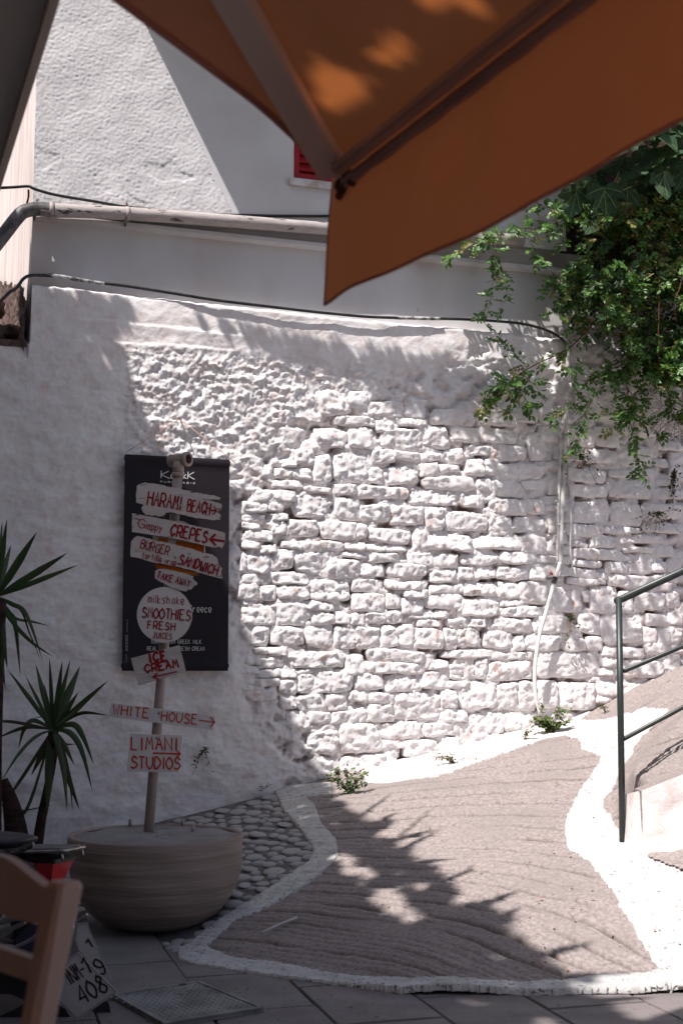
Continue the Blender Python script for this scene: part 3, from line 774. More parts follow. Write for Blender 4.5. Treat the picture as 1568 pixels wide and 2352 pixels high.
SPK = [((840, 1945), (1003, 1906), 26), ((900, 1990), (1055, 1970), 20), ((905, 1960), (1010, 1905), 14), ((980, 2040), (1091, 1994), 16), ((1050, 2100), (1194, 2046), 26), ((1100, 2140), (1198, 2082), 22), ((1180, 2210), (1370, 2162), 20), ((1060, 2010), (1085, 1985), 10),
       ((1240, 2250), (1470, 2236), 18), ((1300, 2300), (1505, 2279), 22), ((820, 1880), (904, 1818), 10), ((840, 1900), (918, 1862), 16), ((1480, 2370), (1600, 2300), 40), ((900, 1935), (1000, 1850), 7)]
rp_ = thing('shadow_leaves', 'unseen spiky leaves added above the view to cast leaf shadows on the lane', 'plant', (-1.9, 3.4, 3.9))
for i, (a, b, w) in enumerate(SPK):
    z = 3.75 + .04 * (i % 5)
    while True:
        A_, B_ = ground_hit_to_sky(*a, z), ground_hit_to_sky(*b, z + .05)
        if max(uv(A_.x, A_.y, A_.z)[1], uv(B_.x, B_.y, B_.z)[1]) < -60: break
        z += .1
    V, F = strap(A_, B_, w / 3000 * 9.5, M['yucca'], nseg=6)
    mobj('leaf', V, F, M['yucca'], rp_)
# ---------------------------------------------------------------- main parasol
M['cloth'] = mat('terracotta canvas', (.54, .30, .245), .9, .15, var=(.48, .265, .215), scale=3, bump=.3, bscale=700, bdist=.0006, trans=.18, tcol=(1.0, .31, .08), var2=(.46, .26, .20), v2scale=5)
M['cloth_beige'] = mat('grey beige canvas', (.52, .46, .42), .9, .15, var=(.46, .41, .37), scale=3, bump=.3, bscale=700, bdist=.0006, trans=.10, tcol=(.4, .33, .28))
M['rib_beige'] = mat('beige lacquered wood', (.90, .78, .70), .6, .3, var=(.86, .74, .66), scale=6)
M['rib_dark'] = mat('dusty dark rail', (.52, .38, .35), .5, .4, var=(.42, .30, .28), scale=9)
M['clamp'] = mat('rusty clamp', (.10, .045, .03), .7, .4, .3, var=(.22, .10, .06), scale=60)
r_ = ray(160, 0); L1 = at_z(160, 0, C.z + .035) if False else at(160, 0, 1.70)
L1.z = L1.z
dL = (L1 - C); dL = Vector((dL.x, dL.y, dL.z))
H1 = at(505, 0, 1.82)
dH = (H1 - C).normalized()
par = thing('parasol', 'large terracotta canvas parasol with beige rib, overhead in the foreground', 'parasol', (C.x - .54, C.y - 1.4, 0))
HUB = C + dH * 1.55
def sheet(name, A, B, Cc, D, m, parent, nu=24, nv=24, fn=None):
    """bilinear sheet A-B (u) / D-C"""
    V = []
    for j in range(nv + 1):
        for i in range(nu + 1):
            a = i / nu; b = j / nv
            p = (A * (1 - a) + B * a) * (1 - b) + (D * (1 - a) + Cc * a) * b
            if fn: p = p + fn(a, b)
            V.append(p)
    F = [(j * (nu + 1) + i, j * (nu + 1) + i + 1, (j + 1) * (nu + 1) + i + 1, (j + 1) * (nu + 1) + i) for j in range(nv) for i in range(nu)]
    return mobj(name, V, F, m, parent, True)
R2 = C + dR * 2.6; L2 = C + dL.normalized() * 2.6
B2 = R2 + (L2 - C)
up_ = Vector((0, 0, .03))
def edge_up(a): return Vector((0, 0, .024 * float(sst(0, .11, a))))
# canopy panels: left, right, and the two behind the viewer
def sagf(k): return lambda a, b: Vector((0, 0, -k * math.sin(math.pi * a) * math.sin(math.pi * min(b, .98))))
sheet('canopy_panel', C + up_, L2 + up_, HUB + up_, HUB + up_, M['cloth'], par, nu=60, fn=lambda a, b: edge_up(a) * (1 - b))
sheet('canopy_panel', C + up_, R2 + up_, HUB + up_, HUB + up_, M['cloth'], par)
bR = Vector((1.6, -1.2, 2.0)); bL = Vector((-2.0, -.9, 2.05))
sheet('canopy_panel', R2 + up_, bR, HUB + up_, HUB + up_, M['cloth'], par)
sheet('canopy_panel', bR, bL, HUB + up_, HUB + up_, M['cloth'], par)
sheet('canopy_panel', bL, L2 + up_, HUB + up_, HUB + up_, M['cloth'], par)
tube('hem', [C + (L2 - C) * k + Vector((0, 0, .028)) + edge_up(k) for k in (0, .02, .04, .06, .08, .1, .12, .2, .4, 1)], .006, M['cloth'], par, 8, 1)
# valance hanging from the right rail
def rail_pt(t): return C + dR * t
NV = 60; V = []; nr = 12
for i in range(NV + 1):
    t = -.012 + 2.6 * (i / NV) ** 1.5
    base = rail_pt(t)
    for j in range(nr + 1):
        k = j / nr
        w = .004 * math.sin(t * 9 + 1.0) * k + .003 * math.sin(t * 23) * k * k + .0022 * math.sin(t * 47 + k * 4) * (1 - k)
        side = Vector((dR.y, -dR.x, 0))
        flare = .018 * math.exp(-t * 7)
        dz = -(.200 + .035 * min(1, max(0, t) / .6)) * k - .012 * k * math.exp(-((t - 0) * 16) ** 2)
        V.append(base + side * (w + .004) + Vector((-flare * k * .55, 0, dz + .028 * (1 - k))) + dR * (-.004 * k))
F = [(i * (nr + 1) + j, (i + 1) * (nr + 1) + j, (i + 1) * (nr + 1) + j + 1, i * (nr + 1) + j + 1) for i in range(NV) for j in range(nr)]
mobj('valance', V, F, M['cloth'], par, True)
hv = [V[i * (nr + 1) + nr] for i in range(NV + 1)]
tube('valance_hem', hv, .0028, M['cloth'], par, 6, 1)
tube('valance_hem', [V[j] for j in range(nr + 1)], .0028, M['cloth'], par, 6, 1)
# rail (two parallel bars with a groove) and rib
def bar(name, a, b, w, h, upv, m, parent, bev=.003):
    a = Vector(a); b = Vector(b); d = (b - a).normalized(); s = d.cross(upv).normalized() * w / 2; u2 = s.cross(d).normalized() * h / 2
    return prism(name, [a - s - u2, a + s - u2, a + s + u2, a - s + u2], b - a, m, parent, bev)
Zu = Vector((0, 0, 1))
bar('rail', C + dR * .03 + Vector((0, 0, -.004)), R2 + Vector((0, 0, -.004)), .036, .020, Zu, M['rib_dark'], par, .005)
sd = Vector((-dR.y, dR.x, 0)) if (Vector((-dR.y, dR.x, 0))).x < 0 else Vector((dR.y, -dR.x, 0))
bar('rail', C + dR * .08 + sd * .040 + Vector((0, 0, .004)), R2 + sd * .040 + Vector((0, 0, .004)), .024, .020, Zu, M['rib_dark'], par, .004)
Rs = at(767, 397, 2.26); Rd = (at(537, 0, 1.82) - Rs).normalized()
bar('rib', Rs, Rs + Rd * 1.56, .056, .026, Zu, M['rib_beige'], par, .003)
for a_, b_ in ((HUB, B2 * .5 + HUB * .5), (HUB, bR), (HUB, bL), (HUB, R2), (HUB, L2)):
    bar('rib', a_, Vector(b_) if not isinstance(b_, tuple) else b_, .03, .024, Zu, M['rib_beige'], par, .003)
# corner clamp
cl = []
for k, (dx, dz, rr_) in enumerate(((.030, -.006, .016), (.052, .004, .012), (.018, -.020, .010), (.066, -.012, .009))):
    bm = bmesh.new(); bmesh.ops.create_icosphere(bm, subdivisions=2, radius=rr_)
    for v in bm.verts: v.co = Vector((v.co.x * 1.3, v.co.y, v.co.z)) + C + dR * dx + Vector((0, -.012, dz + .0))
    cl.append(([v.co.copy() for v in bm.verts], [tuple(v.index for v in f.verts) for f in bm.faces])); bm.free()
mobj('corner_clamp', *joinm(cl), M['clamp'], par, True)
tube('rope_tie', [C + Vector((.012, -.02, .01)), C + Vector((.03, -.03, -.01)), C + Vector((.018, -.03, -.028)), C + Vector((.0, -.02, -.02))], .005, M['clamp'], par, 8)
tube('pole', [(HUB.x, HUB.y, 0), (HUB.x, HUB.y, HUB.z)], .03, M['rib_beige'], par, 16, 1)
bxm('base', HUB.x - .3, HUB.x + .3, HUB.y - .3, HUB.y + .3, 0, .07, M['eave'], par, .01)
# ---------------------------------------------------------------- neighbouring parasol, corner of it at top left
p2a = at(3, 432, 3.2); p2b = at(130, 0, 2.31); p2b.z = p2a.z
d2 = (p2b - p2a).normalized(); s2 = Vector((d2.y, -d2.x, 0)); s2 = s2 if s2.x < 0 else -s2
par2 = thing('parasol', 'grey beige canvas parasol at the top left corner', 'parasol', tuple(Vector((p2a.x, p2a.y, 0)) + d2 * .6 + s2 * 1.3))
q0 = p2a - d2 * .75; q1 = q0 + d2 * 2.7; q2 = q1 + s2 * 2.7; q3 = q0 + s2 * 2.7
hub2 = (q0 + q1 + q2 + q3) / 4 + Vector((0, 0, .35))
for a_, b_ in ((q0, q1), (q1, q2), (q2, q3), (q3, q0)):
    sheet('canopy_panel', a_, b_, hub2, hub2, M['cloth_beige'], par2)
    o_ = Vector((0, 0, -.006))
    bar('rail', a_ + (hub2 - a_) * .01 + o_, b_ + (hub2 - b_) * .01 + o_, .02, .018, Zu, M['cloth_beige'], par2)
    bar('rib', a_ + o_ * 2, hub2 + o_ * 2, .025, .02, Zu, M['rib_beige'], par2)
tube('pole', [(hub2.x, hub2.y, 0), tuple(hub2)], .028, M['rib_beige'], par2, 16, 1)
bxm('base', hub2.x - .25, hub2.x + .25, hub2.y - .25, hub2.y + .25, .0, .08, M['eave'], par2, .01)
# ================================================================ THINGS ON THE WALL
def wline(pts, n): return [wpt(u, v, n if not isinstance(n, (list, tuple)) else n[i]) for i, (u, v) in enumerate(pts)]
M['pipe'] = mat('painted drain pipe', (.42, .385, .37), .7, .3, var=(.34, .30, .29), scale=10, bump=.2, bscale=40, spots=((.07, .065, .065), 9, .60), stretch=(1, 1, 3))
M['pipe_black'] = mat('bare black pipe', (.045, .043, .045), .5, .4, var=(.16, .15, .15), scale=14)
M['cable'] = mat('black cable', (.012, .012, .013), .45, .4, var=(.03, .03, .03), scale=20)
M['cable_white'] = mat('whitewashed cable', (.52, .51, .51), .8, .3, var=(.05, .05, .05), scale=30)
M['white_pipe'] = mat('white painted conduit', (.66, .645, .64), .7, .3, var=(.34, .33, .325), scale=12, bump=.2, bscale=60)
M['hose'] = mat('white plastic hose', (.74, .73, .71), .5, .4)
M['red_wood'] = mat('flaking red paint', (.33, .012, .018), .6, .35, var=(.26, .010, .014), scale=9, bump=.3, bscale=50, spots=((.42, .36, .33), 26, .71))
M['sill'] = mat('pale stone sill', (.60, .60, .62), .9, .2, var=(.42, .34, .30), scale=11)
M['rust'] = mat('rusty iron', (.16, .06, .03), .9, .2, var=(.07, .035, .025), scale=40)
dp = thing('drain_pipe', 'long weathered drain pipe running across the wall and bending down at the left corner', 'pipe', tuple(wpt(400, 500, .05)))
tube('pipe', wline([(92, 481), (300, 491), (520, 507), (780, 527), (1200, 552)], .048), .039, M['pipe'], dp, 16)
tube('pipe_elbow', wline([(125, 482), (85, 480), (56, 486), (40, 500), (18, 528), (-30, 590), (-70, 640)], [.048, .048, .05, .06, .07, .08, .08]), .040, M['pipe_black'], dp, 16)
for u, v in ((293, 491), (118, 482)):
    a = wpt(u, v, .048); 
    tube('pipe_collar', [a - WT * .012, a + WT * .012], .0425, M['pipe'], dp, 16, 1)
tube('bracket', wline([(293, 478), (291, 468)], .05) + wline([(291, 465)], .0), .004, M['rust'], dp, 6, 1)
tube('bracket', wline([(289, 505), (288, 520)], [.05, .0]), .006, M['pipe'], dp, 6, 1)
c1 = tube('cable', wline([(-40, 434), (30, 430), (66, 428), (80, 434), (130, 448), (220, 463), (290, 475), (400, 486), (480, 492), (640, 496), (800, 497), (1000, 505)], [.03, .03, .035, .04, .03, .02, .02, .015, .012, .012, .012, .012]), .0085, M['cable'])
tag(c1, 'upper black cable with worn patches running just above the drain pipe', 'cable')
tag(tube('iron_hook', wline([(66, 436), (66, 452), (62, 470)], [.035, .0, .0]), .006, M['rust']), 'rusty iron hook on the corner holding the upper cable', 'hook')
c2 = thing('cable', 'lower black cable lying along the ledge of the stone wall', 'cable', tuple(wpt(500, 690, .02)))
pts = [(-20, 712), (0, 694), (22, 672), (40, 660), (55, 640), (78, 632), (140, 636), (190, 645), (290, 657), (400, 674), (500, 690), (600, 702), (700, 714), (780, 722), (850, 728), (950, 731), (1050, 733), (1130, 737), (1200, 744), (1250, 757), (1285, 775), (1303, 795)]
nn = [.06, .05, .03, .02, .0, -.02, -.045, -.045, -.03, -.01, .005, .01, .01, .01, .01, -.0, -.01, -.01, .0, .01, .02, .01]
tube('black_sheath', wline(pts, nn), .0095, M['cable'], c2, 8)
tube('whitewashed_length', wline([(100, 631), (140, 635), (190, 644), (240, 652)], -.038), .0115, M['cable_white'], c2, 8)
tube('whitewashed_length', wline([(908, 730), (960, 731), (1010, 732)], .002), .0112, M['cable_white'], c2, 8)
cd = thing('conduit', 'whitewashed vertical conduit with a capped top at the right of the wall', 'conduit', tuple(wpt(1295, 1300, .04)))
tube('tube', wline([(1305, 757), (1303, 850), (1299, 950), (1296, 1060), (1290, 1180), (1286, 1310)], .035), .0145, M['white_pipe'], cd, 12)
tube('tube', wline([(1285, 985), (1284, 1080), (1281, 1190), (1279, 1300)], .030), .010, M['white_pipe'], cd, 10)
tube('cap', wline([(1305.5, 746), (1305, 762)], .035), .019, M['white_pipe'], cd, 12, 1)
tube('side_tube', wline([(1318, 768), (1312, 800), (1314, 860), (1318, 930)], .03), .011, M['white_pipe'], cd, 10)
tube('side_wire', wline([(1301, 1060), (1305, 1120), (1311, 1190), (1309, 1260), (1316, 1320)], .03), .006, M['white_pipe'], cd, 8)
for u, v in ((1304, 790), (1318, 775), (1286, 1205)):
    a = wpt(u, v, .035); tube('clip', [a - WT * .02, a + WT * .02], .009, M['white_pipe'], cd, 8, 1)
hs = thing('hose', 'white plastic hose hanging in a curve down the sunlit stones', 'hose', tuple(wpt(1235, 1600, .06)))
tube('hose_run', wline([(1285, 1292), (1278, 1318), (1270, 1345), (1255, 1400), (1240, 1450), (1230, 1510), (1227, 1560), (1230, 1600), (1240, 1640)], .07), .0125, M['hose'], hs, 12)
tube('coupling', wline([(1275, 1326), (1270, 1340)], .072), .017, M['pipe_black'], hs, 10, 1)
M['red'] = mat('red valve', (.5, .04, .02), .4, .4)
tube('tap', wline([(1263, 1316), (1268, 1319)], .075), .008, M['red'], hs, 8, 1)
# window: frame, shutter with louvres, sill
W3 = lambda s, z, n: wp(s, z, n)
wf = thing('window_dummy', 'x', 'x') if False else None
def wb_(name, s0, s1, z0, z1, n0, n1, m, parent): return prism(name, [W3(s0, z0, n0), W3(s1, z0, n0), W3(s1, z1, n0), W3(s0, z1, n0)], WN * (n1 - n0), m, parent, .002)
sh = mobj('shutter', *joinm([prism_data([W3(ws0 + a, wz0 + b, -.07), W3(ws0 + c, wz0 + b, -.07), W3(ws0 + c, wz0 + d, -.07), W3(ws0 + a, wz0 + d, -.07)], WN * .045) for a, b, c, d in
      ((.0, .0, .62, .055), (.0, .055, .045, 1.0), (.285, .055, .335, 1.0), (.575, .055, .62, 1.0), (.045, .945, .575, 1.0))]), M['red_wood'], house)
prism('back_panel', [W3(ws0, wz0, -.085), W3(ws1, wz0, -.085), W3(ws1, wz1, -.085), W3(ws0, wz1, -.085)], WN * .006, M['red_wood'], sh)
for k in range(16):
    for a0 in (.047, .337):
        z_ = wz0 + .075 + k * .054
        o = prism('slat', [W3(ws0 + a0, z_, -.035), W3(ws0 + a0 + .236, z_, -.035), W3(ws0 + a0 + .236, z_ + .045, -.062), W3(ws0 + a0, z_ + .045, -.062)], WN * .008, M['red_wood'], sh)
wb_('window_sill', ws0 - .03, ws1 + .03, wz0 - .045, wz0 - .003, -.05, .028, M['sill'], house)
# ================================================================ LETTERING
GL = {'A': "00 39 60|14 54", 'B': "00 09|~09 49 57 45 05|~05 55 62 40 00", 'C': "~67 49 28 05 12 30 52 61", 'D': "00 09|~09 39 65 31 00", 'E': "59 09 00 60|05 45",
      'F': "59 09 00|05 45", 'G': "~67 39 05 12 30 61 64|64 34", 'H': "00 09|60 69|05 65", 'I': "10 19", 'J': "~49 42 20 02", 'K': "00 09|59 04 60", 'L': "09 00 50",
      'M': "00 19 34 59 60", 'N': "00 09 60 69", 'O': "~39 06 03 30 63 66 39", 'P': "00 09|~09 49 66 44 04", 'R': "00 09|~09 49 66 44 04|34 60", 'S': "~67 39 17 25 54 62 30 01",
      'T': "09 69|39 30", 'U': "~09 03 30 63 69", 'W': "09 20 36 50 69", 'Y': "09 35 69|35 30",
      'a': "~55 36 14 11 30 51|56 50", 'i': "10 16|18 19", 'p': "06 0c|~05 36 54 41 20 02", 'y': "06 31|66 1c", 'g': "~55 36 13 30 52|~56 5a 2c 0b", 't': "29 21 40|06 46",
      'o': "~36 04 12 30 53 45 36", 'r': "06 00|~04 25 46", 'l': "19 10", 'w': "06 10 35 50 66", 'm': "00 06|~04 16 26 35 30|~35 46 56 65 60", 'k': "09 00|46 02 50",
      's': "~56 26 04 33 41 20 00", 'h': "09 00|~04 26 45 50", 'e': "~03 53 46 16 03 11 30 51", 'c': "~55 26 03 20 51",
      '1': "17 39 30", '0': "~39 06 03 30 63 66 39", '4': "50 59 03 63", '8': "~39 17 35 62 30 02 35 57 39", '9': "~64 34 07 39 66 62 40 11", '%': "69 00|09 18|50 61", '.': "00 01",
      '&': "60 17 39 47 02 20 54", '#': "20 39|40 59|03 63|06 66", '-': "05 65"}
GW = {'I': 2, 'i': 2, 'l': 2, '.': 1, ' ': 4, '1': 4}
def _c(ch): return int(ch) if ch.isdigit() else -(ord(ch) - 96)
def ribbon2(pts, th):
    n = len(pts); closed = n > 2 and (abs(pts[0][0] - pts[-1][0]) + abs(pts[0][1] - pts[-1][1])) < 1e-6
    L_, R_ = [], []
    for i in range(n):
        p = pts[i]
        a = pts[i - 1] if i else (pts[-2] if closed else None); b = pts[i + 1] if i < n - 1 else (pts[1] if closed else None)
        def unit(q, r):
            dx, dy = r[0] - q[0], r[1] - q[1]; l = math.hypot(dx, dy) or 1; return dx / l, dy / l
        d1 = unit(a, p) if a is not None else unit(p, b); d2 = unit(p, b) if b is not None else d1
        nx, ny = -(d1[1] + d2[1]), d1[0] + d2[0]; l = math.hypot(nx, ny)
        if l < .3: nx, ny, l = -d1[1], d1[0], 1
        nx /= l; ny /= l
        k = min(1.8, 1 / max(.4, nx * -d1[1] + ny * d1[0])) * th / 2
        L_.append((p[0] + nx * k, p[1] + ny * k)); R_.append((p[0] - nx * k, p[1] - ny * k))
    return L_, R_
def lettering(name, items, f, m, parent, seed=1, jit=.10):
    """items: (text, start, end, height, thickness) in photo units; f(u, v, lift) -> world"""
    rr = random.Random(seed); V, F = [], []; lift = 0
    for it in items:
        if it[0] == 'line':
            strokes = [[(x, y) for x, y in it[1]]]; th = it[2]
        else:
            text, b0, b1, h, th = it[:5]; gap = it[5] if len(it) > 5 else 2.4
            tot = sum(GW.get(c, 6) for c in text) + gap * (len(text) - 1)
            ex, ey = b1[0] - b0[0], b1[1] - b0[1]; l = math.hypot(ex, ey); ex /= l; ey /= l
            ux = l / tot; uy = h / 9.0
            strokes = []; x0 = 0
            for ch in text:
                if ch != ' ':
                    jx, jy, js = rr.uniform(-jit, jit) * 2, rr.uniform(-jit, jit) * 3, rr.uniform(-jit, jit) * .25
                    for st in GL[ch].split('|'):
                        sm = st.startswith('~'); pp = [(_c(q[0]), _c(q[1])) for q in st.lstrip('~').split()]
                        pp = [(x + js * y + jx, y + jy) for x, y in pp]
                        if sm:
                            pv = smooth_path([(x, y, 0) for x, y in pp], 5); pp = [(p.x, p.y) for p in pv]
                        strokes.append([(b0[0] + (x0 + x) * ux * ex + y * uy * ey, b0[1] + (x0 + x) * ux * ey - y * uy * ex) for x, y in pp])
                x0 += GW.get(ch, 6) + gap
        for st in strokes:
            L_, R_ = ribbon2(st, th * rr.uniform(1 - jit, 1 + jit))
            lift += .00006
            o = len(V)
            for a, b in zip(L_, R_):
                V.append(f(a[0], a[1], lift)); V.append(f(b[0], b[1], lift))
            for i in range(len(st) - 1): F.append((o + 2 * i, o + 2 * i + 1, o + 2 * i + 3, o + 2 * i + 2))
    return tag(mobj(name, V, F, m, parent), kind='stuff')
# ---------------------------------------------------------------- banner
M['banner'] = mat('dark banner fabric', (.014, .011, .015), .6, .2, var=(.018, .014, .019), scale=3, bump=.15, bscale=8, bdist=.01)
M['print'] = mat('white print', (.62, .62, .62), .7, .2)
M['twine'] = mat('pink twine', (.55, .36, .30), .9, .2)
bn = thing('banner', 'black hanging advertising banner with white print behind the wooden signs', 'banner', tuple(wpt(405, 1300, .03)))
def bq(a, b, n=.035):
    """a across, b down the banner"""
    l = (287 + (280 - 287) * b, 1043 + 498 * b); r = (527.5 - 3.5 * b, 1055.5 + 485.5 * b)
    return (l[0] + (r[0] - l[0]) * a, l[1] + (r[1] - l[1]) * a)
V = []; nu, nv = 16, 60
for j in range(nv + 1):
    for i in range(nu + 1):
        a, b = i / nu, j / nv; u, v = bq(a, b)
        nn_ = .036 + .006 * math.sin(b * 7 + a * 2) * math.sin(math.pi * b) + .014 * (math.exp(-((b - .018) / .016) ** 2) + math.exp(-((b - .975) / .020) ** 2))
        V.append(wpt(u, v, nn_))
F = [(j * (nu + 1) + i, j * (nu + 1) + i + 1, (j + 1) * (nu + 1) + i + 1, (j + 1) * (nu + 1) + i) for j in range(nv) for i in range(nu)]
mobj('sheet', V, F, M['banner'], bn, True)
for b in (.018, .975):
    tube('rod', [wpt(*bq(-.004, b), .034), wpt(*bq(1.004, b), .034)], .0125, M['banner'], bn, 10, 1)
def S1(x, y): return (275.9 + .168 * x, 1028.6 + .168 * y)
def S2(x, y): return (275.9 + .168 * x, 1279.5 + .168 * y)
def S3(x, y): return (219.5 + .2 * x, 1568 + .2 * y)
def fb(u, v, lift): return wpt(u, v, .044 + lift * 2)
def T(txt, S, a, b, h, th, *r):
    k = .2 if S is S3 else .168
    return (txt, S(*a), S(*b), h * k, th * k, *r)
def LN(S, pts, th): return ('line', [S(*p) for p in pts], th * (.2 if S is S3 else .168))
lettering('print', [T('K', S1, (560, 412), (680, 420), 100, 11), T('ayak', S1, (690, 415), (915, 420), 88, 11, 1.6), T('K', S1, (925, 425), (1020, 432), 98, 11),
                    T('PURE MAGIC', S1, (552, 474), (1026, 494), 22, 5, 6), T('Greece', S2, (945, 752), (1250, 757), 95, 8),
                    T('100% FRESH GREEK MILK', S2, (420, 1180), (1112, 1184), 52, 5), T('REAL NUTS & FRESH CREAM', S2, (372, 1277), (1155, 1279), 53, 5)], fb, M['print'], bn, 3, .02)
M['print_dim'] = mat('small grey print', (.22, .21, .22), .7, .2)
sq = []
for k in range(5):
    x, y = 92, 1082 + k * 46
    sq.append(LN(S2, [(x - 14, y - 14), (x + 14, y - 14), (x + 14, y + 14), (x - 14, y + 14), (x - 14, y - 14)], 7)); sq.append(LN(S2, [(x, y - 8), (x, y + 8)], 6))
lettering('print', [T('#kayak', S2, (95, 1450), (95, 1330), 24, 4), T('www.kayak.gr', S2, (103, 1028), (108, 845), 20, 4)] + sq, fb, M['print_dim'], bn, 3, .02)
tw = thing('twine', 'thin pink twine the banner hangs from', 'string', tuple(wpt(413, 962, .03)))
tube('strand', wline([(288, 1040), (413, 962)], [.045, .03]), .0022, M['twine'], tw, 6, 1)
tube('strand', wline([(413, 962), (527, 1052), (545, 1068)], [.03, .045, .03]), .0022, M['twine'], tw, 6, 1)
tube('nail', wline([(413, 960), (413, 962)], [-.02, .045]), .004, M['rust'], tw, 6, 1)
# ---------------------------------------------------------------- sign post
M['old_paint'] = mat('peeling white paint on driftwood', (.62, .565, .54), .9, .2, var=(.52, .46, .43), scale=9, bump=.35, bscale=30, bdist=.003, stretch=(.3, 1, 1.6), spots=((.10, .055, .04), 52, .635))
M['old_wood'] = mat('weathered wood edge', (.15, .085, .06), .9, .2, var=(.08, .045, .033), scale=20, bump=.6, bscale=40, bdist=.006)
M['sign_white'] = mat('white painted board', (.66, .63, .62), .8, .25, var=(.60, .57, .56), scale=6, bump=.1, bscale=60)
M['sign_plank'] = mat('grey white plank', (.55, .515, .50), .85, .2, var=(.45, .41, .39), scale=12, bump=.4, bscale=24, stretch=(.5, 1, 3))
M['red_paint'] = mat('dark red lettering', (.30, .012, .018), .75, .2, var=(.24, .010, .014), scale=30)
M['orange_paint'] = mat('orange red lettering', (.52, .045, .015), .7, .25)
M['orange_board'] = mat('orange painted stick', (.62, .17, .02), .8, .2, var=(.50, .10, .015), scale=14, bump=.3, bscale=30, stretch=(.3, 1, 2))
M['post'] = mat('cream painted pipe', (.40, .325, .29), .7, .3, var=(.35, .28, .25), scale=10, bump=.15, bscale=120)
M['screw'] = mat('zinc screw', (.35, .35, .33), .35, .5, .8)
M['hole_shade'] = mat('painted pipe shade', (.05, .02, .018), .9, .1)  # dark colour standing in for the shade inside a pipe end
PB = at(343, 1892, 6.0); PT = at(410, 1078, 6.0)
sp = thing('sign_post', 'leaning cream pipe carrying a stack of hand painted wooden direction signs', 'sign post', tuple(PB))
tube('pole', [PB - (PT - PB) * .06, PT], .0225, M['post'], sp, 20, 1)
a = at(396, 1058, 6.03); dT = Vector((.86, -.50, .0)).normalized()
tee = tube('pipe_tee', [a - dT * .012, a + dT * .085], .029, M['post'], sp, 24, 1)
tube('ring', [a + dT * .078, a + dT * .094], .035, M['post'], tee, 24, 1)
tube('shade_plug', [a + dT * .088, a + dT * .0955], .022, M['hole_shade'], tee, 20, 1)
tube('collar', [PT - (PT - PB).normalized() * .035, PT - (PT - PB).normalized() * .018], .029, M['post'], tee, 20, 1)
tube('socket', [PT - (PT - PB).normalized() * .02, PT + (PT - PB).normalized() * .035], .0255, M['post'], tee, 20, 1)
def rough(pts, S, amp, seed, n=4, close=True):
    rr = random.Random(seed); out = []
    k = len(pts)
    for i in range(k):
        a, b = pts[i], pts[(i + 1) % k]
        for j in range(n):
            t = j / n
            x = a[0] + (b[0] - a[0]) * t; y = a[1] + (b[1] - a[1]) * t
            if j: x += rr.uniform(-amp, amp); y += rr.uniform(-amp, amp)
            out.append(S(x, y))
    return out
def board(label, pts, Y, th, m, mside=None):
    poly = [at(u, v, Y) for u, v in pts]
    v, f = prism_data(poly, Vector((0, th, 0)))
    me = bpy.data.meshes.new('sign_board'); me.from_pydata([tuple(p) for p in v], [], f); me.materials.append(m); me.materials.append(mside or m)
    for i, p in enumerate(me.polygons): p.material_index = 0 if i == 0 else 1
    o = mobj('sign_board', None, None, None, sp, me=me)
    o['label'] = label
    return o
def fy(Y): return lambda u, v, lift: at(u, v, Y - .0012 - lift)
def screws(b, S, lst, Y):
    for x, y in lst:
        c = at(*S(x, y), Y)
        tube('screw', [c, c + Vector((0, -.005, 0))], .0062, M['screw'], b, 12, 1)
b = board('orange striped white board half hidden behind two signs', rough([(455, 1200), (760, 1250), (1160, 1325), (1160, 1440), (1060, 1412), (760, 1330), (440, 1262)], S1, 0, 1, 1), 5.957, .012, M['sign_white'])
mobj('stripe', *prism_data([at(*S1(*p), 5.955) for p in ((510, 1262), (535, 1225), (660, 1248), (655, 1300))], Vector((0, .003, 0))), M['orange_board'], b)
mobj('stripe', *prism_data([at(*S1(*p), 5.955) for p in ((762, 1318), (765, 1265), (1070, 1320), (1150, 1345), (1145, 1438), (1020, 1395))], Vector((0, .003, 0))), M['orange_board'], b)
dsc = [S1(800 + 235 * math.cos(t * math.pi / 18), 1235 + 240 * math.sin(t * math.pi / 18)) for t in range(19, 35)] + [S1(1020, 1120), S1(650, 1120)]
board('rim of a round white board behind the crepes sign', dsc, 5.970, .008, M['sign_white'])
HB = [(230, 520), (340, 475), (560, 505), (740, 545), (960, 590), (1080, 620), (1200, 640), (1290, 650), (1375, 690), (1340, 712), (1240, 708), (1100, 700), (1240, 724), (1330, 745), (1388, 770), (1385, 830), (1330, 865), (1370, 920), (1365, 985), (1250, 985), (1140, 970), (1000, 950), (800, 905), (700, 880), (640, 880), (600, 920), (570, 938), (450, 925), (350, 920), (310, 870), (290, 820), (320, 780), (220, 745)]
b = board('uppermost driftwood sign reading HARAMI BEACH', rough(HB, S1, 6, 4), 5.935, .035, M['old_paint'], M['old_wood'])
lettering('lettering', [T('HARAMI', S1, (368, 783), (832, 850), 190, 23, 2.0), T('BEACH', S1, (912, 866), (1222, 912), 158, 20, 1.8), LN(S1, [(1240, 853), (1318, 864)], 20), LN(S1, [(1288, 802), (1318, 864), (1268, 912)], 18)], fy(5.935), M['red_paint'], b, 5)
screws(b, S1, [(835, 796)], 5.934)
b = board('second sign down reading Giappy CREPES', rough([(165, 893), (450, 945), (650, 985), (900, 1040), (1050, 1075), (1220, 1105), (1330, 1130), (1410, 1155), (1437, 1170), (1430, 1285), (1415, 1320), (1385, 1372), (1200, 1345), (900, 1270), (650, 1220), (400, 1185), (165, 1150)], S1, 3, 5), 5.925, .028, M['old_paint'], M['old_wood'])
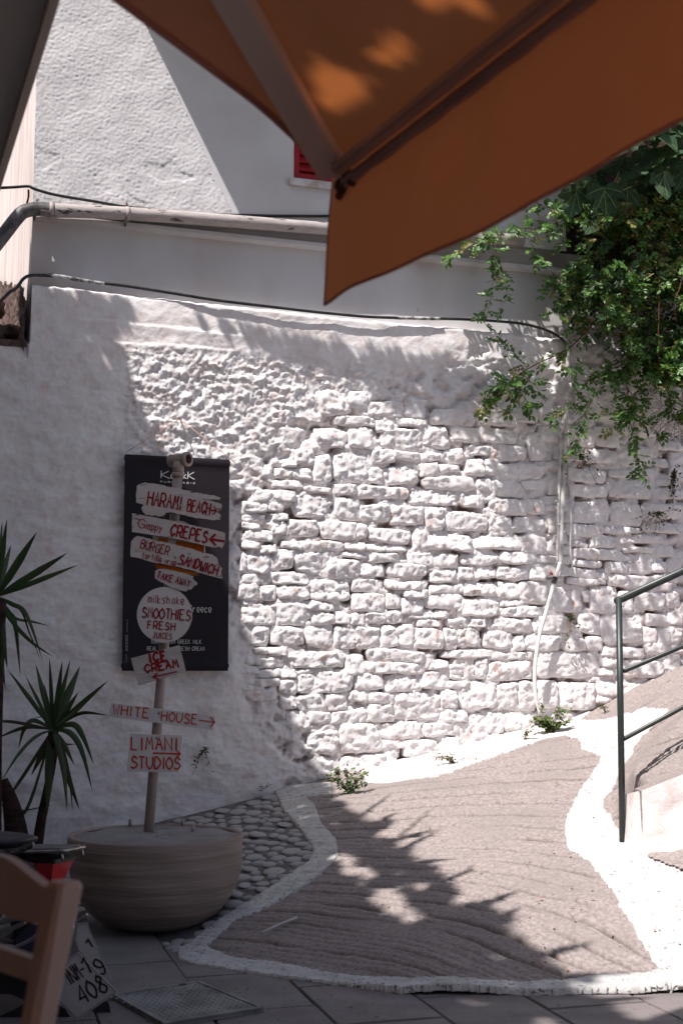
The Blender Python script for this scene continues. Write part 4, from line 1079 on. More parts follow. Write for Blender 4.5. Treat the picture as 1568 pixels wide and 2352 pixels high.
lettering('lettering', [T('G', S1, (238, 1088), (325, 1106), 125, 13), T('iappy', S1, (345, 1110), (568, 1148), 100, 12, 2.0), T('CREPES', S1, (682, 1195), (1180, 1303), 158, 25, 2.2), LN(S1, [(1430, 1277), (1232, 1248)], 30), LN(S1, [(1308, 1178), (1230, 1248), (1312, 1335)], 27)], fy(5.925), M['red_paint'], b, 6)
b = board('third sign down reading BURGER tortilla wrap SANDWICH', rough([(150, 1290), (200, 1222), (260, 1205), (380, 1235), (450, 1265), (600, 1290), (760, 1325), (1000, 1385), (1150, 1440), (1260, 1455), (1320, 1500), (1350, 1600), (1392, 1643), (1378, 1690), (1400, 1790), (1300, 1765), (1100, 1710), (900, 1655), (740, 1615), (600, 1590), (430, 1560), (270, 1510), (145, 1490)], S1, 5, 7), 5.930, .034, M['old_paint'], M['old_wood'])
lettering('lettering', [T('BURGER', S1, (277, 1365), (655, 1472), 120, 15, 2.2), T('tortilla', S1, (300, 1505), (560, 1565), 88, 10, 1.6), T('wrap', S1, (605, 1578), (770, 1610), 78, 10, 1.6), T('SANDWICH', S1, (795, 1585), (1315, 1748), 135, 21, 1.8)], fy(5.930), M['red_paint'], b, 7)
screws(b, S1, [(765, 1492)], 5.929)
stk = [(450, 88), (520, 98), (470, 82), (540, 102), (620, 110), (740, 130), (880, 168), (1000, 205), (1085, 232), (1010, 222), (1082, 256), (990, 243), (850, 220), (730, 190), (600, 155), (500, 155), (475, 138), (500, 128), (465, 112), (500, 108)]
board('splintered orange stick under the sandwich sign', [S2(*p) for p in stk], 5.950, .015, M['orange_board'])
b = board('small broken driftwood sign reading TAKE AWAY', rough([(480, 190), (520, 165), (620, 163), (740, 188), (900, 225), (1000, 260), (990, 290), (1055, 352), (1052, 375), (1000, 400), (965, 445), (930, 438), (905, 468), (800, 450), (700, 415), (640, 380), (570, 345), (520, 320), (475, 290)], S2, 4, 8, 3), 5.930, .024, M['sign_plank'], M['old_wood'])
lettering('lettering', [T('TAKE', S2, (500, 285), (710, 348), 92, 16, 2.0), T('AWAY', S2, (755, 350), (942, 412), 92, 15, 2.0)], fy(5.930), M['red_paint'], b, 8)
b = board('round white sign reading milkshake SMOOTHIES FRESH JUICES', [S2(607 + 376 * math.cos(t * math.pi / 32), 790 + 380 * math.sin(t * math.pi / 32)) for t in range(64)], 5.935, .022, M['sign_white'], M['old_wood'])
lettering('lettering', [T('milkshake', S2, (385, 620), (880, 650), 108, 10, 2.2), T('SMOOTHIES', S2, (303, 825), (960, 868), 140, 18, 1.8), T('FRESH', S2, (378, 980), (750, 1004), 105, 17, 3.0), T('JUICES', S2, (448, 1108), (708, 1128), 82, 12, 2.4)], fy(5.935), M['red_paint'], b, 9)
b = board('tilted grey plank sign reading ICE CREAM with an arrow', [S2(150, 1385), S2(810, 1205), S2(900, 1565), S2(250, 1757)], 5.940, .018, M['sign_plank'], M['old_wood'])
lettering('lettering', [T('ICE', S2, (412, 1452), (640, 1412), 132, 34, 3.0), T('CREAM', S2, (350, 1585), (800, 1508), 108, 28, 2.0), LN(S2, [(780, 1565), (455, 1640)], 19), LN(S2, [(518, 1582), (450, 1642), (528, 1672)], 19)], fy(5.940), M['red_paint'], b, 10)
b = board('long thin white sign reading WHITE HOUSE with an arrow', [S3(178, 232), S3(500, 272), S3(1220, 366), S3(1375, 390), S3(1350, 546), S3(150, 390)], 5.945, .020, M['sign_white'], M['sign_plank'])
lettering('lettering', [T('WHITE', S3, (195, 362), (612, 410), 112, 14, 2.6), T('HOUSE', S3, (757, 436), (1160, 482), 112, 14, 2.4), LN(S3, [(1185, 430), (1368, 455)], 13), LN(S3, [(1322, 394), (1370, 455), (1312, 512)], 12)], fy(5.945), M['orange_paint'], b, 11)
screws(b, S3, [(737, 347)], 5.944)
b = board('lowest white sign reading LIMANI STUDIOS with an arrow', [S3(398, 587), S3(1000, 605), S3(955, 1030), S3(360, 1020)], 5.950, .010, M['sign_white'])
lettering('lettering', [T('LIMANI', S3, (412, 770), (938, 778), 145, 20, 2.4), LN(S3, [(660, 808), (970, 818)], 18), LN(S3, [(938, 785), (975, 818), (932, 850)], 15), T('STUDIOS', S3, (410, 985), (972, 997), 138, 18, 2.0)], fy(5.950), M['orange_paint'], b, 12)
screws(b, S3, [(714, 636), (686, 937)], 5.949)
# ---------------------------------------------------------------- planter with cemented top
M['pot'] = mat('ribbed terracotta, grey with dust', (.33, .26, .225), .9, .2, var=(.285, .225, .195), scale=5, bump=.5, bscale=14, bdist=.008, stretch=(.5, .5, 7), var2=(.26, .205, .18), v2scale=3)
M['pot_fill'] = mat('cement filling', (.30, .285, .275), .95, .2, var=(.23, .215, .205), scale=8, bump=.5, bscale=60)
PC = Vector((-.820, 5.92, 0))
pot = thing('planter', 'big round terracotta pot filled with cement at the foot of the sign post', 'planter', tuple(PC))
prof = [(.0, .015), (.15, .012), (.19, .015), (.235, .035), (.278, .07), (.315, .11), (.345, .155), (.364, .205), (.376, .26), (.382, .32), (.385, .37), (.386, .394), (.383, .401), (.366, .402), (.360, .394)]
V, F = [], []; seg = 96
zz = []; 
ps = smooth_path([(r, 0, z) for r, z in prof[:-4]], 6) + [Vector((r, 0, z)) for r, z in prof[-4:]]
for p in ps:
    for k in range(seg):
        t = 2 * math.pi * k / seg
        rr_ = p.x + (.0012 * math.sin(p.z * 230 + 1.2 * math.sin(t * 2)) + .0016 * math.sin(p.z * 95 + math.sin(t + 1)) + .002 * math.sin(t * 7 + p.z * 30)) * (1 if .03 < p.z < .38 else .2)
        V.append((PC.x + rr_ * math.cos(t), PC.y + rr_ * math.sin(t), p.z))
for i in range(len(ps) - 1):
    for k in range(seg): F.append((i * seg + k, i * seg + (k + 1) % seg, (i + 1) * seg + (k + 1) % seg, (i + 1) * seg + k))
mobj('pot_wall', V, F, M['pot'], pot, True)
V, F = [(PC.x, PC.y, .402)], []
for i in range(1, 13):
    for k in range(48):
        t = 2 * math.pi * k / 48; r = .362 * i / 12
        V.append((PC.x + r * math.cos(t), PC.y + r * math.sin(t), .396 + .004 * math.sin(9 * t) * math.sin(r * 20) + (.004 if i < 11 else -.004)))
for k in range(48): F.append((0, 1 + k, 1 + (k + 1) % 48))
for i in range(11):
    for k in range(48): F.append((1 + i * 48 + k, 1 + (i + 1) * 48 + k, 1 + (i + 1) * 48 + (k + 1) % 48, 1 + i * 48 + (k + 1) % 48))
mobj('cement_fill', V, F, M['pot_fill'], pot, True)
for u, v in ((299, 1897), (419, 1897), (443, 1911)):
    b0 = at_z(u, v, .398)
    tube('bolt_stub', [b0, b0 + Vector((.001, 0, .032))], .0075, M['post'], pot, 10, 1)
# stones the pot rests on
for k, (u, v) in enumerate(((235, 2128), (320, 2135), (395, 2125), (350, 2128))):
    pass
# ---------------------------------------------------------------- railing and low wall on the right
M['rail_green'] = mat('dark green grey paint', (.030, .040, .038), .4, .45, var=(.022, .029, .028), scale=18, spots=((.25, .26, .25), 60, .74))
rl = thing('railing', 'dark green tubular steel railing at the right edge of the lane', 'railing', (1.288, 6.02, .36))
pb_ = at(1428, 1916, 6.0); pt_ = at(1420, 1372, 6.0)
tube('post', [pb_ - Vector((0, 0, .06)), pt_], .0150, M['rail_green'], rl, 16, 1)
def rail(u0, v0, u1, v1, r):
    a = at(u0, v0, 6.0); b = at(u1, v1, 6.28); d = b - a
    tube('rail', [a, a + d * 5], r, M['rail_green'], rl, 14, 1)
rail(1415, 1381, 1568, 1311, .0175)
a_ = at(1416, 1381, 5.995)
tube('end_shade', [at(1416, 1381, 6.0) - (at(1568, 1311, 6.28) - at(1415, 1381, 6.0)).normalized() * .001, at(1416, 1381, 6.0)], .014, M['hole_shade'], rl, 12, 1)  # solid dark disc in place of the shaded bore of the rail
rail(1432, 1541, 1568, 1484, .0105); rail(1432, 1697, 1568, 1624, .0105)
tube('post', [at(1415, 1381, 6) + (at(1568, 1311, 6.28) - at(1415, 1381, 6)) * 4 - Vector((0, 0, 1.1)), at(1415, 1381, 6) + (at(1568, 1311, 6.28) - at(1415, 1381, 6)) * 4], .0165, M['rail_green'], rl, 12, 1)
lw = thing('low_wall', 'low whitewashed retaining wall beside the railing foot', 'wall', (1.6, 5.75, .36))
def lwy(x): return 5.80 - .25 * (x - 1.31)
sx = np.linspace(1.30, 3.2, 130); tz = np.linspace(0, 1, 40)
A, B = np.meshgrid(sx, tz)
top = .608 + .42 * (A - 1.31); bot = .158 * A + .178 * lwy(A) - .909 - .06
ZZ2 = bot + (top - bot) * B
d_ = .008 * fbm(A * 5, ZZ2 * 5, 500, 3) + .018 * billow(A * 7, ZZ2 * 7, 510, 2) * .5
gridmesh('face', A, lwy(A) - .03 - d_ , ZZ2, M['white'], lw)
tp = [Vector((1.30, lwy(1.30) - .012, .600)), Vector((3.2, lwy(3.2) - .012, .605 + .42 * 1.89)), Vector((3.2, lwy(3.2) + .10, .605 + .42 * 1.89)), Vector((1.30, lwy(1.30) + .10, .600))]
mobj('top', *prism_data(tp, Vector((0, 0, -.5))), M['ramp'], lw)
e0 = Vector((1.30, lwy(1.3) - .03, 0))
mobj('end_face', [(1.302, lwy(1.3) - .035, .27), (1.302, lwy(1.3) + .0, .60), (1.285, 6.05, .56), (1.262, 6.08, .36), (1.262, 5.9, .30)], [(0, 1, 2, 3, 4)], M['white'], lw)
# ================================================================ PLANTS
M['leaf_a'] = mat('glossy green leaflet', (.065, .155, .032), .42, .5, var=(.095, .19, .04), scale=9, trans=.18, tcol=(.12, .24, .03))
M['leaf_b'] = mat('young yellow green leaflet', (.17, .22, .05), .5, .4, var=(.24, .17, .07), scale=9, trans=.2, tcol=(.2, .25, .04))
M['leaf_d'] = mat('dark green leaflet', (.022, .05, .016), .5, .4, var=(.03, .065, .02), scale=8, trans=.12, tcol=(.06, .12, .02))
M['stem_red'] = mat('red brown stem', (.20, .055, .035), .7, .3, var=(.13, .05, .035), scale=20)
M['weed'] = mat('small weed leaf', (.055, .080, .025), .6, .3, var=(.12, .075, .035), scale=25, trans=.15, tcol=(.1, .14, .03))
M['weed_bright'] = mat('pale green weed leaf', (.12, .155, .06), .6, .3, var=(.14, .11, .05), scale=25, trans=.25, tcol=(.22, .34, .06))
M['dry'] = mat('dry grass', (.16, .10, .06), .9, .1, var=(.09, .05, .03), scale=12)
M['fig'] = mat('fig leaf', (.040, .080, .038), .7, .25, var=(.028, .058, .026), scale=7, bump=.3, bscale=20, bdist=.004, trans=.15, tcol=(.10, .20, .04))
M['fig_vein'] = mat('fig stalk', (.18, .22, .08), .7, .3)
M['earth'] = mat('dark earth bank', (.07, .045, .035), .95, .1, var=(.03, .02, .016), scale=6, bump=1.0, bscale=14, bdist=.05)
def tolist(a): return [tuple(map(float, r)) for r in a]
LF = np.array([(0, 0, 0), (.22, .34, .07), (.20, .68, .06), (0, 1, 0), (-.20, .68, .06), (-.22, .34, .07), (0, .5, -.02)])
LFF = [(0, 1, 6), (1, 2, 6), (2, 3, 6), (3, 4, 6), (4, 5, 6), (5, 0, 6)]
def add_leaf(V, F, MI, p, d, nrm, L_, mi, wide=1.0):
    s = d.cross(nrm)
    if s.length < 1e-3: s = Vector((1, 0, 0))
    s.normalize(); n2 = s.cross(d).normalized()
    o = len(V)
    for a, b, c in LF: V.append(p + s * (a * L_ * wide) + d * (b * L_) + n2 * (c * L_))
    for f in LFF: F.append(tuple(o + i for i in f)); MI.append(mi)
def mesh_mi(name, V, F, MI, mats, parent):
    me = bpy.data.meshes.new(name); me.from_pydata([tuple(v) for v in V], [], F)
    for k in mats: me.materials.append(k)
    me.polygons.foreach_set('material_index', MI)
    return mobj(name, None, None, None, parent, me=me)
class Bush:
    def __init__(s): s.V, s.F, s.MI = [], [], []; s.S = []
    def spray(s, pts, rr, dens=1.0, L_=.040, young=.12, stem=.0022, dark=0.0):
        """stem along pts with pinnate side twigs"""
        pts = smooth_path(pts, 6)
        v, f = tube_data(pts, [stem * (1 - .6 * i / len(pts)) for i in range(len(pts))], 5, False)
        s.S.append((v, f))
        L = sum((pts[i + 1] - pts[i]).length for i in range(len(pts) - 1)); n = max(3, int(L / .026 * dens))
        for k in range(n):
            t = (k + rr.random()) / n; i = min(int(t * (len(pts) - 1)), len(pts) - 2)
            p = pts[i].lerp(pts[i + 1], t * (len(pts) - 1) - i); d = (pts[i + 1] - pts[i]).normalized()
            out = Vector((rr.uniform(-1, 1), rr.uniform(-1, .4), rr.uniform(-1, .7)))
            out = (out - d * out.dot(d) * .6 + d * .35).normalized()
            s.twig(p, out, rr, L_, young * (2 if t > .9 else 1), dark)
    def twig(s, p, out, rr, L_, young, dark=0):
        m = rr.randint(1, 3); ln = L_ * .55
        nrm = Vector((rr.uniform(-.6, .6), rr.uniform(-1, .1), rr.uniform(.0, 1))).normalized()
        side = out.cross(nrm).normalized()
        mi = 1 if rr.random() < young else (2 if rr.random() < dark else 0)
        for k in range(m):
            q = p + out * (ln * (k + .6))
            for sg in (-1, 1):
                add_leaf(s.V, s.F, s.MI, q, (out * .55 + side * sg * .9 + Vector((0, 0, rr.uniform(-.25, .1)))).normalized(), nrm, L_ * rr.uniform(.75, 1.2), mi, rr.uniform(1.0, 1.4))
        add_leaf(s.V, s.F, s.MI, p + out * ln * (m + .3), out, nrm, L_, mi, 1.25)
    def build(s, parent, mats=('leaf_a', 'leaf_b', 'leaf_d'), leafname='foliage', stem='stem_red'):
        o = mesh_mi(leafname, s.V, s.F, s.MI, [M[k] for k in mats], parent); o['kind'] = 'stuff'
        if s.S:
            v, f = joinm(s.S); b = mobj('twig', v, f, M[stem], parent, True); b['kind'] = 'stuff'
rr = random.Random(21)
# the bank and its overhanging mastic bush
bank = thing('earth_bank', 'dark earth bank behind the overhanging bush at the upper right', 'bank', tuple(wp(2.6, 3.2, -.6)))
s_ = np.arange(S_END + .02, 9, .07); z_ = np.arange(3.0, 8.2, .07); A, B = np.meshgrid(s_, z_)
nn_ = -.30 + .12 * fbm(A * 2, B * 2, 600, 4) - .25 * (B - 3.4) * .5 + .35 * sst(2.2, 3.2, A) * sst(5.2, 3.4, B) * .3
gridmesh('soil', WO.x + WT.x * A + WN.x * nn_, WO.y + WT.y * A + WN.y * nn_, B, M['earth'], bank)
def nrand(a, b): return rr.uniform(a, b)
bush = thing('mastic_bush', 'dense glossy mastic bush overhanging the stone wall at the right', 'bush', tuple(wp(2.2, 3.2, 0)))
B1 = Bush()
BULK = [(1345, 470), (1430, 470), (1500, 440), (1640, 380), (1640, 1000), (1570, 960), (1500, 840), (1440, 790), (1385, 745), (1330, 720), (1272, 668), (1285, 635), (1340, 610), (1335, 560), (1385, 560), (1370, 520)]
BA = np.array(BULK)
cnt = 0
while cnt < 640:
    u, v = nrand(1260, 1640), nrand(400, 880)
    if not bool(inpoly(np.array(u), np.array(v), BULK)): continue
    # dark hollow in the middle of the bush stays thinly leaved
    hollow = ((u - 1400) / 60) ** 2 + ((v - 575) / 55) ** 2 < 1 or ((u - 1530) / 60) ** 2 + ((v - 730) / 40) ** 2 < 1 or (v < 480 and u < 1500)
    cnt += 1
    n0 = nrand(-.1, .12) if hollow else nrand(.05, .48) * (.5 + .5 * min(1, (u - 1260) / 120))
    p = wpt(u, v, n0)
    d = Vector((nrand(-.7, .3), nrand(-.9, .2), nrand(-.9, .5))).normalized(); ln = nrand(.08, .2)
    mid = p + d * ln * .5 + Vector((0, 0, .02)); e = p + d * ln + Vector((0, 0, -.03))
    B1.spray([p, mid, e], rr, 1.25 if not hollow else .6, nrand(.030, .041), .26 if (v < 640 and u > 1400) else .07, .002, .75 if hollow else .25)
def pixspray(b, poly, n, dens=1.0, L_=.034, young=.1, stem=.0026, reps=1):
    for _ in range(reps):
        pts = [wpt(u + nrand(-3, 3), v + nrand(-3, 3), (n[i] if isinstance(n, (list, tuple)) else n)) for i, (u, v) in enumerate(poly)]
        b.spray(pts, rr, dens, L_, young, stem)
B1.build(bush)
def spraything(label, polys, dens=1.0, L_=.041, young=.12):
    t = thing('hanging_spray', label, 'branch', tuple(wpt(*polys[0][0][0], .1)), 'sprays of the mastic bush hanging over the wall')
    b = Bush()
    for poly, n, st in polys: pixspray(b, poly, n, dens, L_, young, st)
    b.build(t)
spraything('leafy spray lying along the top ledge under the parasol edge', [
    ([(1340, 500), (1290, 505), (1240, 525), (1190, 522), (1150, 535), (1090, 560), (1050, 577), (1015, 592)], .12, .003), ([(1320, 480), (1270, 478), (1230, 470), (1200, 490)], .10, .002),
    ([(1240, 500), (1270, 490), (1300, 488)], .16, .002), ([(1190, 522), (1215, 560), (1235, 590), (1238, 615)], .16, .002), ([(1150, 540), (1120, 560), (1075, 590)], .15, .002), ([(1230, 520), (1270, 540), (1290, 560)], .12, .002)], 1.0)
spraything('two thin sprays hanging straight down to the lower cable', [
    ([(1145, 545), (1138, 600), (1130, 650), (1122, 700), (1112, 748)], .14, .0022), ([(1130, 555), (1148, 600), (1158, 640), (1160, 680), (1152, 700)], .16, .0022)], .9)
spraything('sparse spray sticking out left of the bush at mid height', [
    ([(1420, 600), (1370, 625), (1320, 645), (1275, 658)], .25, .002), ([(1420, 560), (1380, 570), (1340, 600), (1300, 640)], .25, .002)], .9)
spraything('long arching branch crossing the conduit with a bushy end on the left', [
    ([(1400, 690), (1360, 745), (1335, 775), (1300, 805), (1240, 835), (1195, 856), (1160, 885), (1125, 915), (1095, 945)], [.2, .2, .17, .14, .12, .12, .13, .14, .15], .0055),
    ([(1210, 850), (1180, 815), (1160, 795), (1140, 775)], .12, .002), ([(1195, 856), (1225, 880), (1240, 905), (1245, 930)], .14, .0022), ([(1190, 860), (1185, 900), (1180, 930), (1170, 955)], .15, .0022),
    ([(1160, 885), (1130, 920), (1105, 955)], .16, .002), ([(1200, 856), (1205, 890), (1200, 930), (1195, 950)], .13, .002), ([(1165, 880), (1150, 900), (1145, 925)], .17, .002), ([(1180, 870), (1160, 870), (1135, 890)], .18, .002), ([(1175, 880), (1190, 900), (1210, 925)], .18, .002)], 1.15)
spraything('spray sloping down left across the conduit below the arching branch', [
    ([(1510, 835), (1450, 832), (1410, 842), (1370, 862), (1330, 895), (1295, 935), (1260, 958)], .2, .003), ([(1400, 845), (1370, 900), (1345, 950), (1320, 1000), (1300, 1060)], .2, .0024), ([(1430, 850), (1390, 860), (1340, 860), (1315, 850)], .22, .002)], 1.05)
spraything('dense reddish stemmed spray hanging low over the stones', [
    ([(1440, 800), (1436, 860), (1440, 910), (1448, 960), (1455, 1010), (1463, 1060), (1478, 1100)], .2, .0034), ([(1445, 945), (1420, 948), (1390, 950), (1362, 952)], .2, .002), ([(1450, 960), (1480, 975), (1510, 990), (1525, 1000)], .2, .002),
    ([(1442, 900), (1425, 930), (1410, 960), (1405, 990)], .22, .002), ([(1440, 880), (1465, 900), (1480, 930)], .2, .002), ([(1440, 850), (1415, 870), (1400, 900)], .24, .002), ([(1445, 930), (1450, 950), (1430, 985)], .24, .002)], 1.25)
spraything('spray at the right edge with a bright red stem', [
    ([(1600, 790), (1560, 790), (1530, 795), (1500, 815), (1470, 830)], .25, .003), ([(1500, 830), (1515, 870), (1535, 905), (1545, 940), (1562, 965)], .22, .003), ([(1600, 850), (1570, 840), (1520, 840), (1460, 850)], .22, .0025), ([(1470, 760), (1450, 790), (1440, 820)], .25, .002), ([(1560, 800), (1520, 850), (1480, 860)], .25, .002)], 1.3)
# thin bare runner hanging in front of the bush
rn = tag(tube('runner', [wpt(1513, 640, .5), wpt(1512, 720, .5), wpt(1510, 790, .48), wpt(1512, 845, .4)], .0022, M['stem_red']), 'thin bare runner hanging in front of the bush', 'stem')
tag(tube('runner', [wpt(1575, 600, .55), wpt(1560, 660, .55), wpt(1548, 690, .55), wpt(1552, 740, .5)], .0022, M['stem_red']), 'pale forked runner hanging at the right edge before the bush', 'stem')
# dry tangle under the bush
tg = tag(bpy.data.objects.new('x', None)) if False else None
S2_ = []
for k in range(420):
    u, v = nrand(1500, 1640), nrand(830, 1010); p = wpt(u, v, nrand(-.0, .12)); d = Vector((nrand(-1, 1), nrand(-.6, .2), nrand(-1, .6))).normalized() * nrand(.05, .14)
    S2_.append(tube_data([p, p + d * .5 + Vector((0, 0, .01)), p + d], .0011, 3, False))
v_, f_ = joinm(S2_)
tag(mobj('dry_grass', v_, f_, M['dry']), 'brown tangle of dead stems under the bush at the right edge', 'dry grass', kind='stuff')
# fig tree
PALM = [(0, 0), (.10, -.10), (.26, -.16), (.38, -.05), (.50, .02), (.46, .16), (.56, .28), (.44, .36), (.26, .34), (.34, .50), (.30, .66), (.24, .78), (.14, .86), (.06, 1.0), (0, 1.06)]
pal = PALM + [(-x, y) for x, y in PALM[-2:0:-1]]
fig = thing('fig_tree', 'large leaved fig tree reaching in at the upper right under the parasol edge', 'tree', tuple(wpt(1560, 400, .2)))
pm = []
for sd_ in range(5):
    r2 = random.Random(sd_)
    V = [(0, .35, -.02)]
    for x, y in pal: V.append((x * (1 + r2.uniform(-.06, .06)), y * (1 + r2.uniform(-.04, .04)), .09 * math.sin(abs(x) * 5 + sd_) + .05 * math.sin(y * 6 + sd_) - .12 * y * y))
    F = [(0, 1 + i, 1 + (i + 1) % len(pal)) for i in range(len(pal))]
    # vein ribs
    for a, b in (((0, -.05), (0, .95)), ((0, 0), (.42, .2)), ((0, 0), (-.42, .2)), ((0, .1), (.26, .6)), ((0, .1), (-.26, .6))):
        o = len(V); nx, ny = b[1] - a[1], -(b[0] - a[0]); l = math.hypot(nx, ny); nx *= .008 / l; ny *= .008 / l
        zf = lambda x, y: .09 * math.sin(abs(x) * 5 + sd_) + .05 * math.sin(y * 6 + sd_) - .12 * y * y + .012
        for t in (0, .5, 1):
            x, y = a[0] + (b[0] - a[0]) * t, a[1] + (b[1] - a[1]) * t
            V += [(x - nx, y - ny, zf(x, y)), (x + nx, y + ny, zf(x, y))]
        F += [(o, o + 1, o + 3, o + 2), (o + 2, o + 3, o + 5, o + 4)]
    me = bpy.data.meshes.new('fig_leaf'); me.from_pydata(V, [], F); me.materials.append(M['fig']); me.materials.append(M['fig_vein'])
    for i in range(len(pal), len(F)): me.polygons[i].material_index = 1
    pm.append(me)
def figleaf(u, v, n, size, tip, tiltn=(0, -1, .3), k=None):
    """hangs from (u, v) with its tip towards direction tip (world)"""
    p = wpt(u, v, n); y = Vector(tip).normalized(); z = Vector(tiltn); z = (z - y * z.dot(y)).normalized(); x = y.cross(z)
    mt = Matrix((x, y, z)).transposed().to_4x4(); mt.translation = p
    o = bpy.data.objects.new('fig_leaf', pm[k if k is not None else rr.randrange(5)]); COL.objects.link(o); o.parent = fig
    o.matrix_parent_inverse = Matrix.Translation(fig.location).inverted()
    o.matrix_basis = mt @ Matrix.Scale(size, 4)
def fsz(px): return px / 3000 * 8.2
for a in ((1386, 432, .5, fsz(88), (.05, -.1, -1), (0, -1, .15), 0), (1322, 440, .42, fsz(70), (-.25, -.1, -1), (0, -1, .2), 1), (1452, 392, .5, fsz(64), (1, -.2, -.15), (0, -.8, .6), 2), (1345, 405, .5, fsz(55), (-1, -.1, -.25), (0, -.6, .8), 3),
          (1540, 350, .62, fsz(95), (-.8, -.2, -.45), (-.2, -.6, .8), 0), (1470, 385, .6, fsz(62), (-.8, -.2, -.45), (-.1, -.7, .7), 4), (1582, 385, .6, fsz(70), (-.5, -.1, -.8), (0, -.8, .5), 1), (1520, 400, .62, fsz(66), (.1, -.2, -1), (.3, -.8, .5), 2),
          (1495, 372, .6, fsz(60), (-.35, 0, -1), (-.5, -.6, .5), 3), (1590, 300, .65, fsz(100), (-1, 0, -.1), (0, -.5, .9), 4), (1430, 425, .45, fsz(60), (.6, 0, -.8), (0, -1, .3), 1), (1550, 440, .4, fsz(70), (.2, 0, -1), (0, -1, .3), 0)):
    figleaf(*a)
for k in range(34):
    u, v = nrand(1330, 1660), nrand(250, 520)
    if v < 285 + (1568 - u) * .40: v = 285 + (1568 - u) * .42 + nrand(20, 120)
    if v > 540: continue
    figleaf(u, v, nrand(-.15, .3), fsz(nrand(50, 85)), (nrand(-1, 1), nrand(-.3, .1), nrand(-1, -.1)), (nrand(-.5, .5), -1, nrand(-.1, .4)))
tube('branch', [wpt(1420, 395, .45), wpt(1400, 440, .48), wpt(1384, 452, .5)], .006, M['fig_vein'], fig, 8)
tube('branch', [wpt(1395, 452, .48), wpt(1425, 438, .48), wpt(1450, 428, .48)], .0045, M['fig_vein'], fig, 8)
tube('branch', [wpt(1700, 470, .1), wpt(1560, 440, .3), wpt(1430, 405, .42)], .012, M['bark'], fig, 8)
for k in range(90):
    u = nrand(1330, 1700); v = 285 + (1568 - u) * .40 - nrand(15, 230)
    figleaf(u, v, nrand(.1, .75), fsz(nrand(60, 90)), (nrand(-1, 1), nrand(-.5, .1), nrand(-.8, .1)), (nrand(-.5, .3), -.6, nrand(.4, 1)))
# small plants
def weed(label, u, v, w, h, n_leaf, L_, mats=('weed', 'weed', 'stem_red'), n=.02, ground_=False, hang=.0, seed=1, name='wall_weed'):
    r3 = random.Random(seed); base = ong(u, v) if ground_ else wpt(u, v, n)
    t = thing(name, label, 'plant', tuple(base)); sc = base.y / 3000
    V, F, MI, ST = [], [], [], []
    for k in range(max(3, n_leaf // 9)):
        dx = r3.uniform(-1, 1) * w / 2 * sc; dz = (r3.uniform(.3, 1) if not hang else r3.uniform(-1, .15)) * h * sc; dy = -r3.uniform(.0, .08)
        if ground_ and not hang: dz = abs(dz)
        tip = base + Vector((dx, dy, dz)); mid = base.lerp(tip, .5) + Vector((0, -.01, .015))
        st = smooth_path([base, mid, tip], 4); ST.append(tube_data(st, .0011, 4, False))
        for j in range(9):
            q = st[min(len(st) - 1, int((j + 1) / 9 * (len(st) - 1)))] + Vector((r3.uniform(-1, 1), r3.uniform(-1, .3), r3.uniform(-1, 1))) * .008
            add_leaf(V, F, MI, q, Vector((r3.uniform(-1, 1), r3.uniform(-1, .2), r3.uniform(-.8, .8))).normalized(), Vector((r3.uniform(-.5, .5), -.6, 1)).normalized(), L_ * r3.uniform(.7, 1.3), 0 if r3.random() < .72 else 1, 1.6)
    mesh_mi('foliage', V, F, MI, [M[mats[0]], M[mats[1]]], t)['kind'] = 'stuff'
    v, f = joinm(ST); mobj('stem', v, f, M[mats[2]], t)['kind'] = 'stuff'
weed('brownish drooping weed rooted beside the conduit', 1330, 1048, 90, 66, 110, .017, ('weed', 'leaf_b', 'stem_red'), .03, hang=1, seed=1)
weed('reddish weed growing from the stones above the railing', 1510, 1180, 110, 60, 120, .018, ('weed', 'leaf_b', 'stem_red'), .03, hang=1, seed=2)
weed('dark trailing weed at the right edge of the stone wall', 1545, 1085, 40, 90, 150, .018, ('leaf_d', 'weed', 'stem_red'), .03, hang=1, seed=3)
weed('dark weed hanging at the right edge above the trailing one', 1558, 960, 50, 55, 120, .018, ('leaf_d', 'weed', 'stem_red'), .04, hang=1, seed=13)
weed('small rusty green weed between stones left of the railing', 1310, 1420, 40, 75, 70, .017, ('weed', 'leaf_b', 'stem_red'), .03, hang=1, seed=4)
weed('little dark weed on the shaded plaster beside the lowest sign', 470, 1722, 52, 52, 70, .016, ('leaf_d', 'weed', 'stem_red'), .01, hang=1, seed=5)
weed('rounded reddish green weed at the foot of the wall where the shadow ends', 800, 1822, 105, 62, 260, .020, ('leaf_a', 'weed', 'stem_red'), 0, True, seed=6, name='ground_weed')
weed('thin low weed along the white strip in the middle of the wall foot', 1040, 1752, 110, 24, 110, .013, ('weed', 'weed', 'stem_red'), 0, True, seed=7, name='ground_weed')
weed('bright leafy green weed at the foot of the wall below the hose', 1262, 1682, 100, 62, 250, .028, ('weed_bright', 'leaf_a', 'stem_red'), 0, True, seed=8, name='ground_weed')
weed('small sprig left of the bright weed', 1205, 1700, 30, 34, 40, .018, ('weed_bright', 'weed', 'stem_red'), 0, True, seed=9, name='ground_weed')
weed('tiny weed on the strip right of the bright weed', 1388, 1635, 34, 18, 45, .012, ('weed', 'weed_bright', 'stem_red'), 0, True, seed=10, name='ground_weed')
weed('sparse reddish weed at the foot of the railing post', 1447, 1915, 40, 90, 60, .016, ('weed', 'leaf_b', 'stem_red'), 0, True, seed=11, name='ground_weed')
weed('dark tuft at the tip of the cobbled corner', 604, 1822, 34, 22, 60, .013, ('leaf_d', 'weed', 'stem_red'), 0, True, seed=12, name='ground_weed')
